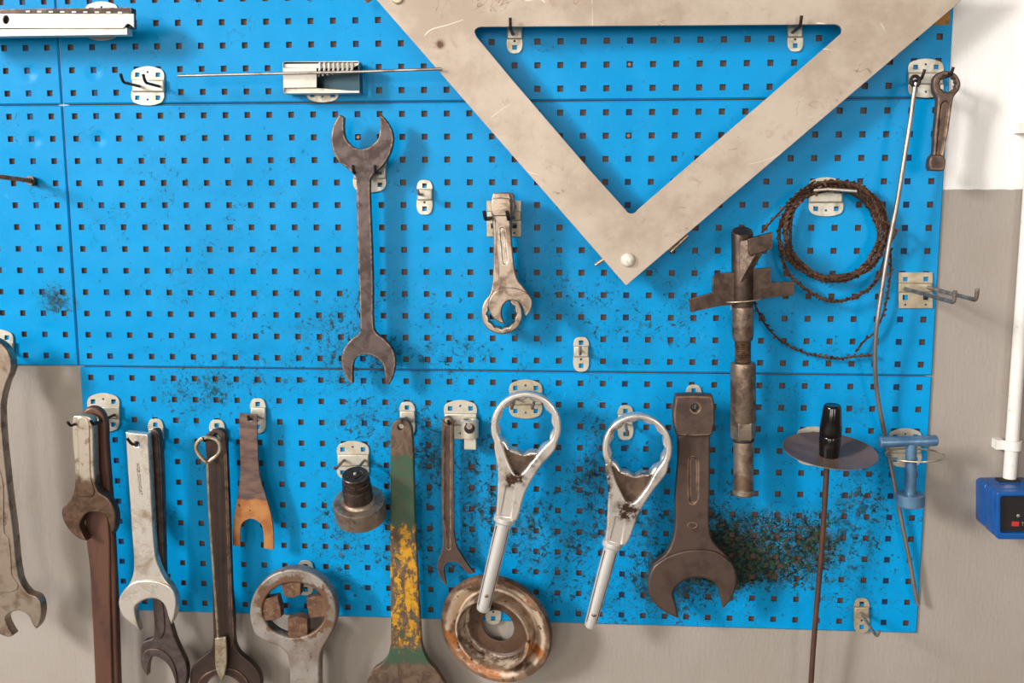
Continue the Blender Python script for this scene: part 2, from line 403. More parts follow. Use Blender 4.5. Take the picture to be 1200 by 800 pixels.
# green and yellow paint left on the big flat wrench
def green_mat():
    k = N('worn_green_yellow_paint')
    sx = k.n('ShaderNodeSeparateXYZ'); k.l(k.pos(), sx.inputs[0]); z = sx.outputs[2]
    zz = lambda py: at(475, py, 45).z
    n1 = k.noise(55, 7, .7, .8, stretch=(1, 1, .6)); jit = k.math('MULTIPLY', k.math('SUBTRACT', k.noise(40, 4), .5), .03)
    zj = k.math('ADD', z, jit)
    steel = k.mix(k.ss(n1, .4, .6), srgb(112, 90, 70), srgb(84, 64, 50))
    green = k.mix(k.ss(k.noise(60, 5), .4, .65), srgb(56, 88, 64), srgb(74, 82, 60))
    yel = k.mix(k.ss(k.noise(80, 4), .45, .6), srgb(208, 152, 28), srgb(178, 124, 26))
    inb = lambda a, b: k.math('MULTIPLY', k.ss(zj, zz(b) - .004, zz(b) + .004), k.ss(zj, zz(a) + .004, zz(a) - .004))
    g = k.math('MAXIMUM', k.math('MULTIPLY', inb(532, 618), k.ss(n1, .66, .56)), inb(758, 776))
    g2 = k.math('MULTIPLY', inb(560, 760), k.ss(k.noise(70, 6, .7), .50, .6, 0, .6))
    y = k.math('MULTIPLY', inb(612, 762), k.ss(k.math('ADD', k.noise(60, 8, .75, .3, stretch=(1, 1, .6)), k.blob(at(478, 690, 50), .035, .16, .08)), .52, .58))
    col = k.mix(g2, steel, green); col = k.mix(g, col, green); col = k.mix(y, col, yel)
    return k.fin(col, .25, .5, k.bump(k.noise(300, 4), .25, .001))
M['green_paint'] = green_mat()
def fork_mat():
    k = N('heat_stained_fork')
    sx = k.n('ShaderNodeSeparateXYZ'); k.l(k.pos(), sx.inputs[0])
    jit = k.math('MULTIPLY', k.math('SUBTRACT', k.noise(60, 4), .5), .012)
    t = k.ss(k.math('ADD', sx.outputs[2], jit), at(295, 584, 28).z - .003, at(295, 584, 28).z + .003)
    low = k.mix(k.ss(k.noise(26, 4), .4, .62), srgb(196, 138, 84), srgb(172, 106, 58))
    low = k.mix(k.ss(k.noise(120, 5), .64, .7), low, srgb(90, 58, 40))
    up = k.mix(k.ss(k.noise(30, 5, stretch=(.5, 1, 2)), .42, .58), srgb(126, 100, 88), srgb(96, 78, 74))
    return k.fin(k.mix(t, low, up), .55, .4, k.bump(k.noise(300, 4), .12, .001))
M['fork'] = fork_mat()
def flange_mat():
    k = N('rust_scaled_flange')
    n1 = k.noise(30, 6, .62, .2)
    q = k.n('ShaderNodeVectorMath', operation='LENGTH'); k.l(k.obj(), q.inputs[0]); r = q.outputs['Value']
    r = k.math('ADD', r, k.math('MULTIPLY', k.math('SUBTRACT', k.noise(24, 5), .5), .02))
    ring = k.math('MULTIPLY', k.ss(r, .066, .074), k.ss(r, .096, .090))
    col = k.mix(k.ss(n1, .42, .58), srgb(88, 62, 46), srgb(128, 100, 76))
    col = k.mix(k.math('MULTIPLY', k.ss(k.noise(20, 4, .6), .40, .5), ring), col, srgb(194, 170, 144))
    col = k.mix(k.math('MULTIPLY', k.ss(k.noise(16, 4, .6, .3), .50, .58), k.math('MAXIMUM', ring, .25)), col, srgb(164, 96, 42))
    inner = k.ss(r, .0635, .0585)  # oily brown that also paints in the shade of the deep cup
    col = k.mix(k.math('MULTIPLY', inner, .8), col, srgb(72, 48, 32))
    rim = k.math('MULTIPLY', k.ss(r, .058, .062), k.ss(r, .068, .064))  # pale colour painting in the lit edge of the cup
    col = k.mix(k.math('MULTIPLY', rim, k.ss(k.noise(50, 4), .4, .55)), col, srgb(190, 170, 146))
    col = k.mix(k.ss(k.noise(90, 5), .62, .68), col, srgb(52, 36, 28))
    return k.fin(col, .15, .5, k.bump(n1, .5, .003))
M['flange'] = flange_mat()
def two_tone(name, px, py, d, up, low, metallic=.75, soft=.01):
    """bright shank above, brown head below"""
    k = N(name); sx = k.n('ShaderNodeSeparateXYZ'); k.l(k.pos(), sx.inputs[0])
    z0 = at(px, py, d).z
    jit = k.math('MULTIPLY', k.math('SUBTRACT', k.noise(30, 6, .65), .5), .09)
    t = k.ss(k.math('ADD', sx.outputs[2], jit), z0 - soft, z0 + soft)
    a = k.mix(k.ss(k.noise(70, 6, .7), .55, .65), srgb(*up), srgb(150, 128, 106))
    b = k.mix(k.ss(k.noise(50, 5, .65), .42, .6), srgb(*low), tuple(c * .6 for c in srgb(*low)))
    return k.fin(k.mix(t, b, a), metallic, .34, k.bump(k.noise(260, 4), .2, .001))
M['two_tone'] = two_tone('steel_bright_shank_brown_head', 100, 560, 70, (196, 182, 162), (116, 90, 72))

# ---------------------------------------------------------------- the setting
def struct(name, pieces, mat):
    o = build(name, pieces, mat, sharp=None); o['kind'] = 'structure'; return o
WALL_Y = .0050
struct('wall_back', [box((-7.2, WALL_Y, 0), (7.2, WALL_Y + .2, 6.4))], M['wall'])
struct('wall_left', [box((-7.2, -8.7, 0), (-7.0, WALL_Y, 6.4))], M['room_wall'])
struct('wall_right', [box((7.0, -8.7, 0), (7.2, WALL_Y, 6.4))], M['room_wall'])
struct('wall_front', [box((-7.0, -8.7, 0), (7.0, -8.5, 6.4))], M['room_wall'])
struct('ceiling', [box((-7.2, -8.7, 6.4), (7.2, WALL_Y + .2, 6.5))], M['ceiling'])
struct('floor', [box((-7.2, -8.7, -.1), (7.2, WALL_Y, 0))], M['floor'])

# ---------------------------------------------------------------- perforated panels
def panel(label, x0, ztop, cols, ribs, screws):
    """457 mm high sheet with 12 rows of 10 mm square holes on a 38 mm pitch; metres"""
    Wd = cols * .038 + .004; H = .457; g = .0012; th = .0015; e = .0022
    xs = [g, g + e]; zs = [-g, -g - e]
    for c in range(cols): xc = .021 + c * .038; xs += [xc - .005, xc + .005]
    for r in range(12): zc = -.0195 - r * .038; zs += [zc + .005, zc - .005]
    xs += [Wd - g - e, Wd - g]; zs += [-H + g + e, -H + g]
    nx, nz = len(xs), len(zs); V = []; F = []
    for j in range(nz):
        for i in range(nx):
            edge = i in (0, nx - 1) or j in (0, nz - 1)
            V.append((x0 + xs[i], .002 if edge else 0.0, ztop + zs[j]))
    hole = lambda i, j: 1 < i + 1 and i >= 2 and j >= 2 and i < nx - 3 + 1 and (i % 2 == 0) and (j % 2 == 0) and i < nx - 2 and j < nz - 2
    for j in range(nz - 1):
        for i in range(nx - 1):
            if not hole(i, j): F.append((j*nx+i, (j+1)*nx+i, (j+1)*nx+i+1, j*nx+i+1))
    for j in range(nz - 1):
        for i in range(nx - 1):
            if hole(i, j):
                q = [j*nx+i, j*nx+i+1, (j+1)*nx+i+1, (j+1)*nx+i]; o = len(V)
                for a in q: V.append((V[a][0], th, V[a][2]))
                for t in range(4): u = (t + 1) % 4; F.append((q[t], q[u], o + u, o + t))
    b = len(V)                      # folded rim back to the wall
    rim = [i for i in range(nx)] + [j*nx+nx-1 for j in range(1, nz)] + [(nz-1)*nx+i for i in range(nx-2, -1, -1)] + [j*nx for j in range(nz-2, 0, -1)]
    for a in rim: V.append((V[a][0], WALL_Y - .0004, V[a][2]))
    for t in range(len(rim)): u = (t + 1) % len(rim); F.append((rim[t], rim[u], b + u, b + t))
    root = thing('perforated_panel', label, 'pegboard', (x0 + Wd / 2, 0, ztop - H), 'blue perforated wall panels')
    build('panel_sheet', [(V, F, [False] * len(F))], M['panel'], root, sharp=None)
    for c in ribs:
        xc = x0 + .021 + c * .038
        build('stiffener', [box((xc - .011, .0026, ztop - H + .01), (xc + .011, .0046, ztop - .01))], M['rib'], root, None)
    for c, r in screws:
        p = (x0 + .021 + c * .038, .006, ztop - .0195 - r * .038)
        p = (p[0], .0050, p[2])
        build('screw', [lathe(p, (0, -1, 0), [(3.4, 0), (3.4, 3.0), (2.4, 4.0)], 12)], M['rust_bolt'], root)
    return root
R4 = (1, 13, 25, 37)
panel('blue perforated panel along the top, behind the triangle square bar', 0, Z0 + .457, 39, R4, [(25, 10)])
panel('widest-seen blue perforated panel in the middle, behind the long double wrench', 0, Z0, 39, R4, [(25, 1), (13, 1)])
panel('dirtiest blue perforated panel at the bottom, scuffed by wrench heads', 0, Z0 - .457, 39, R4, [])
XL = -(10 * .038 + .004)
panel('short stretch of blue perforated panel at top left, behind the white rail', XL, Z0 + .457, 10, (4, 8), [])
panel('short stretch of blue perforated panel at left with bare wall under it', XL, Z0, 10, (4, 8), [])
tag(build('ochre_sticker', [pbox(1085, 9, 1112.5, 29, .0, .5)], M['tape']), 'ochre yellow strip on panel corner under the triangle tip', 'tape')

# ---------------------------------------------------------------- hook brackets
def prong_path(x, y, L, tip):
    """wire from the bracket's band straight out by L mm, then bent up: tip = (sideways, up, outwards) in mm"""
    p = at(x, y, 8); a = Vector((p.x, -.008, p.z)); b = Vector((p.x, -L / 1000, p.z))
    t = Vector((tip[0], -tip[2], tip[1])) / 1000; n = t.normalized()
    r = min(.005, t.length * .4)
    return [a, a.lerp(b, .5), b - Vector((0, -r, 0)), b + (Vector((0, r * .3, 0)) + n * r * .3), b + n * r, b + t]
def bracket(kind, cx, cy, label, prongs, mat='zinc', w=None, pmat='dark_wire', pr=2.5, tip=(0, 12, 3)):
    root = thing('hook_bracket', label, 'hook', at(cx, cy, 0), 'hook brackets on the panels')
    O = lambda x, y: (cx + x, cy + y)
    sq = lambda x, y, r=2.6: [O(x - r, y - r) + (1,), O(x + r, y - r) + (1,), O(x + r, y + r) + (1,), O(x - r, y + r) + (1,)]
    ci = lambda x, y, r=1.3: [O(r * math.cos(a * PI / 4) + x, r * math.sin(a * PI / 4) + y) + (1,) for a in range(8)]
    if kind == 'double':
        h = w or 19; b0, b1 = -7, 6
        up = [O(-h, b0) + (1,), O(-h, -15), O(-h + 4, -20), O(0, -23.5), O(h - 4, -20), O(h, -15), O(h, b0) + (1,)]
        lo = [O(-h, b1) + (1,), O(h, b1) + (1,), O(h, 14), O(h - 4, 19.5), O(0, 22.5), O(-h + 4, 19.5), O(-h, 14)]
        hu = [sq(-12, -13.5), sq(12, -13.5), ci(0, -16.5)]; hl = [sq(-12, 13.5), sq(12, 13.5), ci(0, 15.5)]
    elif kind == 'single':
        h = w or 9; b0, b1 = -9, 3
        up = [O(-h, b0) + (1,), O(-h, -13), O(-h + 3, -19), O(0, -20.5), O(h - 3, -19), O(h, -13), O(h, b0) + (1,)]
        lo = [O(-h, b1) + (1,), O(h, b1) + (1,), O(h, 13), O(h - 3, 19), O(0, 20.5), O(-h + 3, 19), O(-h, 13)]
        hu = [sq(0, -13.5)]; hl = [sq(0, 13.5), ci(0, 6)]
    else:
        h = w or 20; b0, b1 = -8, 2
        up = [O(-h, b0) + (1,), O(-h, -21) + (1,), O(h, -21) + (1,), O(h, b0) + (1,)]
        lo = [O(-h, b1) + (1,), O(h, b1) + (1,), O(h, 21) + (1,), O(-h, 21) + (1,)]
        hu = [sq(-12, -13), sq(12, -13)]; hl = [sq(-12, 8.5, 3), sq(12, 8.5, 3), ci(-12, 17), ci(12, 17)]
    band = [O(-h, b0 - .7) + (1,), O(h, b0 - .7) + (1,), O(h, b1 + .7) + (1,), O(-h, b1 + .7) + (1,)]
    build('mounting_plate', [layer([up] + hu, 3.2, 1.8, .3, 1), layer([lo] + hl, 3.2, 1.8, .3, 1), layer([band], 8, 7.5, 3, 3)], M[mat], root)
    for p in prongs:
        x, y, L = p[:3]; t = p[3] if len(p) > 3 else tip
        build('prong', [tube(prong_path(x, y, L, t), pr / 1000, 10)], M[pmat], root)
    return root

bracket('double', 173, 101, 'pale double hook bracket with dark bent prongs, no tool, below the white rail', [(163, 101, 68, (-1, 13, 5)), (186, 101, 60, (-1, 13, 5))])
bracket('double', 119, 25, 'pale double hook bracket half hidden behind the white rail', [(108, 25, 38, (0, 8, 1)), (131, 25, 38, (0, 8, 1))])
bracket('double', 378, 97.5, 'pale double hook bracket showing below the slotted steel holder', [])
bracket('double', 433, 203, 'pale double hook bracket behind the neck of the long double wrench', [(421, 203, 50), (446, 203, 50)])
bracket('single', 497.5, 231, 'narrow empty hook bracket right of the long double wrench', [(494, 228, 34, (-2, 8, 2))], pmat='wire')
bracket('square', 590.5, 256, 'yellowish square-cornered hook bracket behind the short striking wrench pair', [(577, 255, 128, (-2, 13, 2)), (602, 255, 128, (-2, 13, 2))], 'brass_zinc', pr=3)
bracket('single', 603, 42, 'narrow hook bracket inside the left corner of the triangle square', [(601, 40, 64, (0, 16, 3))], pmat='dark_wire')
bracket('single', 932, 40, 'narrow hook bracket inside the right corner of the triangle square', [(929, 38, 64, (1, 16, 3))], pmat='dark_wire')
bracket('double', 1085, 92, 'wide hook bracket holding the long bent rod and the small ring wrench', [(1067, 97, 62, (3, 14, 3)), (1100, 93, 62, (2, 12, 3))], w=20.5, pmat='dark_wire')
bracket('double', 968, 231, 'pale double hook bracket inside the rusty wire coil', [(957, 225, 46, (0, 8, 1)), (979, 225, 46, (0, 8, 1))], w=20)
bracket('square', 1073, 340, 'square-cornered bracket with two long bare prongs reaching right', [(1060, 338, 232, (0, 17, 2)), (1088, 337, 212, (0, 17, 2))], 'brass_zinc', pmat='wire', pr=3.2)
bracket('single', 681, 415, 'narrow empty hook bracket below the left arm of the triangle square', [(680, 411, 50, (0, 13, 1))], 'zinc', pmat='wire')
bracket('double', -4, 409, 'pale hook bracket at left edge above the bright open wrench', [(-16, 409, 66), (6, 409, 66)])
bracket('double', 121, 484, 'pale double hook bracket at top of the leftmost lower wrenches', [(112, 486, 96, (-2, 8, 5)), (134, 486, 86, (-2, 8, 5))], w=18.5)
bracket('single', 182, 511, 'narrow hook bracket behind the flat-topped chrome wrench', [(180, 508, 92, (-6, 13, 6))])
bracket('single', 254, 512, 'narrow hook bracket above the dark wrench with the eye rod', [(253, 508, 64, (0, 8, 2))])
bracket('single', 302, 487, 'narrow hook bracket behind the copper-coloured fork', [(300, 487, 42, (-2, 8, 2))])
bracket('double', 413.5, 540, 'pale double hook bracket carrying the heavy stepped socket', [(403, 539, 66, (-3, 4, 2)), (427, 539, 58, (0, 4, 2))], w=18.5, pmat='wire')
bracket('single', 477, 491, 'narrow hook bracket behind the green and yellow wrench', [(475, 489, 52, (0, 8, 2))], pmat='wire')
bracket('double', 539.5, 492, 'pale double hook bracket of the slim wrench and square drive adapter', [(529, 492, 44, (0, 8, 2)), (550, 494, 40, (0, 5, 2))])
bracket('double', 616, 468, 'stained double hook bracket seen through the larger chrome ring wrench', [(604, 466, 100, (0, 8, 2)), (627, 466, 100, (0, 8, 2))], 'brass_zinc', pmat='wire')
bracket('single', 733, 495, 'narrow hook bracket seen through the smaller chrome ring wrench', [(733, 496, 96, (0, 8, 2))], pmat='wire')
bracket('single', 813, 471, 'narrow hook bracket peeping above the broad brown striking wrench', [(813, 470, 64, (0, 8, 2))], pmat='light_wire')
bracket('double', 953, 523, 'hook bracket mostly hidden behind the tilted brown disc', [(942, 521, 22), (964, 521, 22)])
bracket('double', 1061, 525, 'hook bracket behind the blue T-shaped tool', [])
bracket('single', 1010, 721, 'narrow yellowish hook bracket at the bottom right panel corner', [(1009, 718, 104, (3, 12, 2))], 'brass_zinc', pmat='wire')
bracket('single', 358, 677, 'narrow hook bracket seen inside the four-lug ring spanner', [(357, 668, 56, (0, 8, 2))])
bracket('single', 578, 711, 'narrow hook bracket seen through the hole of the rusty flange', [(578, 706, 40, (0, 8, 2))])

# ---------------------------------------------------------------- plate-like tools
def slab(outline, d, thick, bev, holes=(), slots=(), sd=2.0, res=3):
    ps = [layer([outline] + list(holes) + list(slots), d, thick, bev, res)]
    if slots:
        cx = sum(p[0] for p in outline) / len(outline); cy = sum(p[1] for p in outline) / len(outline)
        for s in slots:             # floor of each recess: a plug just under the surface
            sx = sum(p[0] for p in s) / len(s); sy = sum(p[1] for p in s) / len(s)
            pl = [(sx + (p[0]-sx) * 1.12, sy + (p[1]-sy) * 1.03) + tuple(p[2:]) for p in s]
            ps.append(layer([pl], d - sd, thick - sd - 1.5, .2, 0))
    return ps
c = lambda *a: tuple(a) + (1,)

# big steel triangle square
tri_out = [c(418, -27), c(1159, -27), c(735.5, 333), (733.7, 334), c(731.5, 332)]
tri_in = [c(565, 31.5), (560, 32.5), (556.5, 36), (558, 42), c(560, 45)] + [c(600, 93), c(692, 200)] + [c(733, 245.5), (737, 249.5), (743, 249.5), c(748, 245)] + [c(800, 200), c(900, 114)] + [c(983, 41.5), (986.5, 37), (985, 31.5), (980, 28.8), c(975, 28.5)]
tri_in = tri_in[::-1]
T = thing('triangle_square', 'large plain steel triangle square hanging point down from two hooks', 'set square', at(735, 333, 50))
build('triangle_plate', slab(tri_out, 54, 6, .6, [tri_in, arc(466, -6, 3, 3, 0, 315, 7, 1)]), M['steel_plate'], T)
kb = at(736, 304.5, 54); build('round_knob', [lathe(kb, (0, -1, 0), [(11.5, 0), (11.8, 2.5), (10.5, 5.5), (7, 8), (3, 9)], 28)], M['white_cap'], T)
kb = at(466, -2, 54); build('round_knob', [lathe(kb, (0, -1, 0), [(9.5, 0), (9.6, 2), (8, 4), (4, 5)], 28)], M['brass_zinc'], T)
build('dowel_pin', [tube([at(716, 298, 46), at(697.5, 310.5, 46)], .0034, 14)], M['light_wire'], T)
build('dowel_pin', [tube([at(783, 292, 47), at(803.5, 273, 47)], .0034, 14)], M['light_wire'], T)
build('dowel_pin', [tube([at(786, 295, 45), at(806, 276, 45)], .0030, 14)], M['light_wire'], T)
tag(build('bent_hook_tip', [tube([at(452, -18, 14), at(438, -4, 40), at(430, 1, 46), at(427, -6, 50)], .004, 12)], M['rust_bolt']), 'tan hook end at the top edge left of the triangle square', 'hook')

# long double open-ended wrench
ow = Z(370, 120, 4.444, [c(118, 72), (126, 65), c(147, 78), (148, 160), (165, 202), (208, 236), (262, 238), (304, 212), (328, 178), c(333, 75), (341, 66), (378, 108), (402, 165), (399, 230), (370, 300), (332, 345), (296, 378), (283, 410), (287, 600)]) + \
     Z(370, 290, 4.444, [(293, 0), (298, 200), (299, 390), (311, 440), (360, 480), (402, 532), (415, 600), (402, 670), c(381, 714), (372, 712), c(362, 700), (353, 620), (328, 583), (280, 560), (232, 562), (200, 590), (192, 640), c(193, 706), (183, 708), (150, 660), (133, 590), (146, 530), (188, 475), (224, 448), (231, 415), (226, 200), (219, 0)]) + \
     Z(370, 120, 4.444, [(215, 600), (210, 400), (200, 378), (162, 342), (114, 300), (86, 240), (80, 185), (90, 125)])
tag(build('double_open_wrench', slab(ow, 44, 13, 1.6), M['dark_forged']), 'long dark open-ended wrench with a jaw at both ends, left of centre', 'wrench')

# short striking wrench pair on the square bracket
G = thing('striking_wrench', 'short worn steel open striking wrench hung over a ring wrench below the triangle left arm', 'wrench', at(597, 385, 62))
fr = Z(545, 215, 4.444, [c(146, 50), (185, 46), c(228, 48), (237, 72), (241, 120), (240, 165), (233, 182), (241, 280), (250, 380), (268, 490), (308, 545), (344, 595), (349, 645), c(321, 693), c(312, 686), (298, 640), (268, 614), (228, 610), (198, 636), (190, 685), c(206, 731), (165, 718), (128, 670), (121, 612), (150, 580), (169, 535), (175, 460), (160, 300), (152, 182), (138, 165), (133, 120), (138, 80)])
head = Z(545, 215, 4.444, [(135, 588), (165, 556), (215, 542), (262, 545), (308, 560), (344, 598), (347, 645), c(321, 690), c(312, 684), (298, 640), (268, 612), (228, 608), (196, 636), (188, 685), c(204, 728), (165, 714), (130, 670), (122, 620)])
slot = Z(545, 215, 4.444, [(184, 240), (192, 231), (201, 240), (208, 320), (216, 400), (210, 416), (200, 412), (192, 330)])
build('wrench_body', slab(fr, 70, 13, 2.2, slots=[slot], sd=2.2), M['worn_steel'], G)
build('jaw_face', slab(head, 72.5, 8, 1.6), M['worn_steel'], G)
bl = Z(545, 215, 4.444, [c(142, 78), (185, 73), c(232, 78), (238, 120), (236, 160), c(228, 170), c(150, 170), (136, 150), (134, 110)])
build('striking_block', slab(bl, 73, 10, 2), M['worn_steel'], G)
G = thing('ring_wrench', 'ring wrench behind the short open striking wrench, its toothed ring showing below', 'wrench', at(588, 390, 30))
rg = Z(545, 215, 4.444, [c(150, 60), (200, 46), (245, 50), (256, 75), (257, 140), (246, 180), (240, 300), (255, 560), (285, 620), (299, 680), (285, 735), (245, 772), (190, 784), (135, 770), (97, 730), (85, 675), (97, 620), (128, 575), (143, 500), (148, 300), (142, 180)])
build('wrench_body', slab(rg, 50, 24, 2.5, holes=[star(545 + 190/4.444, 215 + 680/4.444, 17.5, 15.6)]), M['worn_steel'], G)

# small ring striking wrench at the right edge of the panel
G = thing('ring_wrench', 'small dark brown ring wrench hanging against the white wall at upper right', 'wrench', at(1100, 200, 55))
rg = Z(1050, 60, 5.333, [(238, 255), (232, 205), (245, 155), (285, 125), (330, 122), (380, 145), (406, 195), (398, 240), (365, 285), (350, 360), (330, 500), (303, 640), (312, 690), (302, 742), c(290, 749), (250, 746), c(215, 746), (206, 725), (212, 665), (232, 645), (240, 520), (255, 380), (258, 300)])
slot = Z(1050, 60, 5.333, [(285, 345), (300, 320), (318, 318), (328, 345), (312, 480), (280, 660), (266, 668), (258, 655), (270, 500)])
build('wrench_body', slab(rg, 62, 15, 3, holes=[star(1050 + 327/5.333, 60 + 203/5.333, 10.2, 8.8)], slots=[slot], sd=2.5), M['brown_forged'], G)
bl = Z(1050, 60, 5.333, [(215, 665), (232, 648), (290, 648), (308, 665), (312, 700), (302, 742), c(290, 749), c(215, 746), (206, 715)])
build('striking_block', slab(bl, 65, 19, 3), M['brown_forged'], G)

# bright open wrench at the left edge
lw = [(-44, 410), (-28, 396), (-6, 398), (9, 412), (13, 432), (6, 452), (1, 480)] + Z(0, 560, 4, [(30, 0), (60, 240), (88, 470), (128, 538), (174, 560), (194, 612), (186, 678), c(168, 708), (150, 682), (130, 642), (86, 622), (45, 634), (24, 664), c(60, 738), (40, 746), (0, 732), (-50, 690), (-80, 620), (-64, 560), (-25, 535), (-3, 500), (-2, 450), (-40, 250), (-75, 0)]) + [(-24, 500), (-30, 460), (-44, 438)]
G = thing('open_wrench', 'bright open-ended wrench cut off by the left edge, over bare wall', 'wrench', at(10, 745, 70))
slot = Z(0, 560, 4, [(2, 300), (10, 278), (28, 284), (40, 330), (48, 440), (76, 505), (110, 536), (70, 520), (20, 495), (2, 440)])
wb_ = build('wrench_body', slab(lw, 88, 20, 2, holes=[arc(-15, 418, 12, 12, 0, 330, 11)]), M['worn_steel'], G)
build('raised_shank', slab([(-26, 620), (-22, 560), (-6, 545), (2, 560), (4, 575), (5, 625), (10, 632), (13, 660), (14, 675), (21, 688), (10, 694), (-4, 690), (-14, 660)], 89.5, 6, 1.5), M['worn_steel'], G)
def text(body, px, py, d, size, rotz, mat, parent, name='stamped_lettering'):
    cu = bpy.data.curves.new('t', 'FONT'); cu.body = body; cu.size = size; cu.extrude = .0002; cu.align_x = 'CENTER'; cu.align_y = 'CENTER'
    ob = bpy.data.objects.new('t', cu); COL.objects.link(ob)
    me = bpy.data.meshes.new_from_object(ob.evaluated_get(bpy.context.evaluated_depsgraph_get())); bpy.data.objects.remove(ob)
    p = at(px, py, d); R = Matrix.Rotation(PI / 2, 3, 'X') @ Matrix.Rotation(math.radians(rotz), 3, 'Z')
    V = [tuple(p + R @ v.co) for v in me.vertices]; F = [tuple(q.vertices) for q in me.polygons]
    return build(name, [(V, F, [False] * len(F))], mat, parent, None)
text('GED', 3, 607, 88.1, .014, -86, M['ink'], wb_)

# rusty bolt at the left edge
G = thing('threaded_bolt', 'rusty threaded rod with a nut sticking out at the left edge', 'bolt', at(39, 212, 0))
a = at(39, 212, 4); b = at(-8, 206, 110)
pth = [a.lerp(b, i / 70) for i in range(71)]
build('rod', [tube(pth, [.0034 + .0007 * (i % 2) for i in range(71)], 10)], M['rust_bolt'], G)
build('nut', [lathe(at(38.5, 212, 4), (b - a), [(8.5, 0), (8.5, 9)], 6)], M['clamp_dark'], G)

# lower left cluster
G = thing('steel_bar', 'long red-brown bar with hooked top behind the leftmost open wrench', 'bar', at(125, 830, 45))
br = [(94, 492), (97, 481), (107, 476), (118, 481), (124, 495), (125, 520), (131, 600), (136, 700), (141, 840), c(146, 900), c(112, 900), (112, 840), (109, 760), (105, 680), (102, 600), (98, 540)]
build('bar_body', slab(br, 56, 16, 5, holes=[arc(109, 492, 5.5, 5, 0, 320, 8)], res=2), M['red_brown'], G)
build('raised_rib', slab([(101, 590), (123, 590), (129, 700), (133, 840), c(137, 896), c(116, 896), (113, 800), (106, 680)], 60, 8, 3), M['red_brown'], G)
xo = Z(60, 455, 4, [(98, 145), (108, 128), (180, 134), (192, 158), (198, 260), (202, 400), (216, 478), (268, 518), (300, 590), (298, 655), c(286, 686), (272, 645), (256, 600), (215, 582), (168, 586), (140, 620), (136, 655), c(166, 714), (128, 704), (80, 660), (50, 600), (53, 560), (90, 520), (108, 470), (110, 380), (98, 240)])
G = thing('open_wrench', 'short open wrench with bright shank and brown jaw, in front of the red-brown bar', 'wrench', at(90, 635, 70))
build('wrench_body', slab(xo, 82, 20, 2.5, holes=[arc(100, 496, 3, 3, 0, 300, 6)]), M['two_tone'], G)
build('raised_shank', slab(Z(60, 455, 4, [(122, 140), (170, 145), (180, 260), (186, 420), (200, 500), (150, 510), (118, 500), (126, 400), (124, 250)]), 83.5, 6, 2), M['two_tone'], G)

G = thing('open_wrench', 'flat-topped long chrome open wrench with stamped lettering down its shank', 'wrench', at(170, 738, 70))
ch = Z(0, 400, 4, [c(588, 424), (640, 430), c(692, 434), (702, 600), (713, 800)]) + Z(0, 600, 4, [(718, 100), (728, 200), (742, 255), (772, 315), (805, 355), (826, 410), (820, 480), c(802, 527), (790, 490), (774, 440), (740, 410), (690, 408), (650, 428), (632, 455), c(656, 556), (620, 530), (572, 482), (555, 428), (566, 385), (600, 345), (624, 285), (626, 200), (618, 100)]) + Z(0, 400, 4, [(612, 800), (598, 600)])
wb_ = build('wrench_body', slab(ch, 78, 17, 2, holes=[arc(160, 520.5, 3, 3, 0, 300, 6)]), M['chrome'], G)
hd = Z(0, 600, 4, [(600, 345), (640, 325), (690, 320), (750, 328), (800, 355), (824, 410), (818, 480), c(802, 525), (788, 488), (772, 438), (740, 408), (690, 406), (648, 426), (630, 455), c(654, 553), (620, 528), (574, 482), (557, 428), (568, 385)])
build('jaw_face', slab(hd, 80.5, 8, 2), M['chrome'], G)
text('WGB DOWIDAT', 163, 561, 78.2, .0078, -87, M['ink'], wb_)
dk = [(175, 510), (178, 503), (184, 504), (187, 512), (190, 560), (193, 680)] + Z(0, 600, 4, [(778, 300), (792, 470), (812, 570), (845, 650), (872, 710), (878, 770), (866, 830), c(850, 860), (822, 850), (820, 780), (790, 718), (745, 680), (708, 680), c(690, 768), (664, 730), (657, 670), (668, 610), (712, 590), (722, 545), (716, 440), (708, 250)]) + [(176, 600), (174, 550)]
G = thing('open_wrench', 'dark forged wrench behind the flat-topped chrome one, jaw showing below it', 'wrench', at(195, 812, 40))
build('wrench_body', slab(dk, 54, 16, 3), M['dark_forged'], G)
build('raised_shank', slab([(178, 508), (184, 510), (188, 600), (190, 700), (193, 735), (188, 748), (184, 740), (182, 700), (180, 600)], 56, 8, 2), M['dark_forged'], G)
build('jaw_face', slab(Z(0, 600, 4, [(668, 690), (676, 655), (705, 640), (750, 645), (795, 680), (822, 740), (830, 800), c(820, 845), (818, 790), (790, 720), (745, 683), (708, 682), c(690, 760)]), 56.5, 8, 1.5), M['dark_forged'], G)

G = thing('open_wrench', 'dark brown long wrench hanging behind the thin eye rod', 'wrench', at(262, 840, 40))
dw = [(240, 520), (241, 510), (248, 504), (258, 503), (264, 509), (265, 530), (268, 600), (271, 690)] + Z(200, 640, 5, [(368, 400), (374, 560), (402, 625), (478, 690), (522, 755), (530, 830), (500, 950), c(455, 1010), (440, 960), (445, 880), (405, 805), (350, 762), (295, 752), (245, 768), (205, 810), (190, 880), c(195, 960), (150, 920), (116, 850), (112, 765), (132, 695), (185, 645), (236, 600), (248, 540), (245, 400)]) + [(248, 640), (245, 570)]
build('wrench_body', slab(dw, 46, 15, 2.5, holes=[arc(254, 511, 3.4, 3.4, 0, 315, 7)]), M['deep_brown'], G)
build('jaw_face', slab(Z(200, 640, 5, [(160, 850), (160, 795), (205, 745), (290, 715), (370, 720), (430, 760), (460, 820), (462, 900), c(450, 990), (438, 950), (443, 880), (403, 808), (350, 765), (295, 755), (245, 771), (208, 812), (193, 880), c(192, 930), (165, 900)]), 48, 8, 1.5), M['deep_brown'], G)
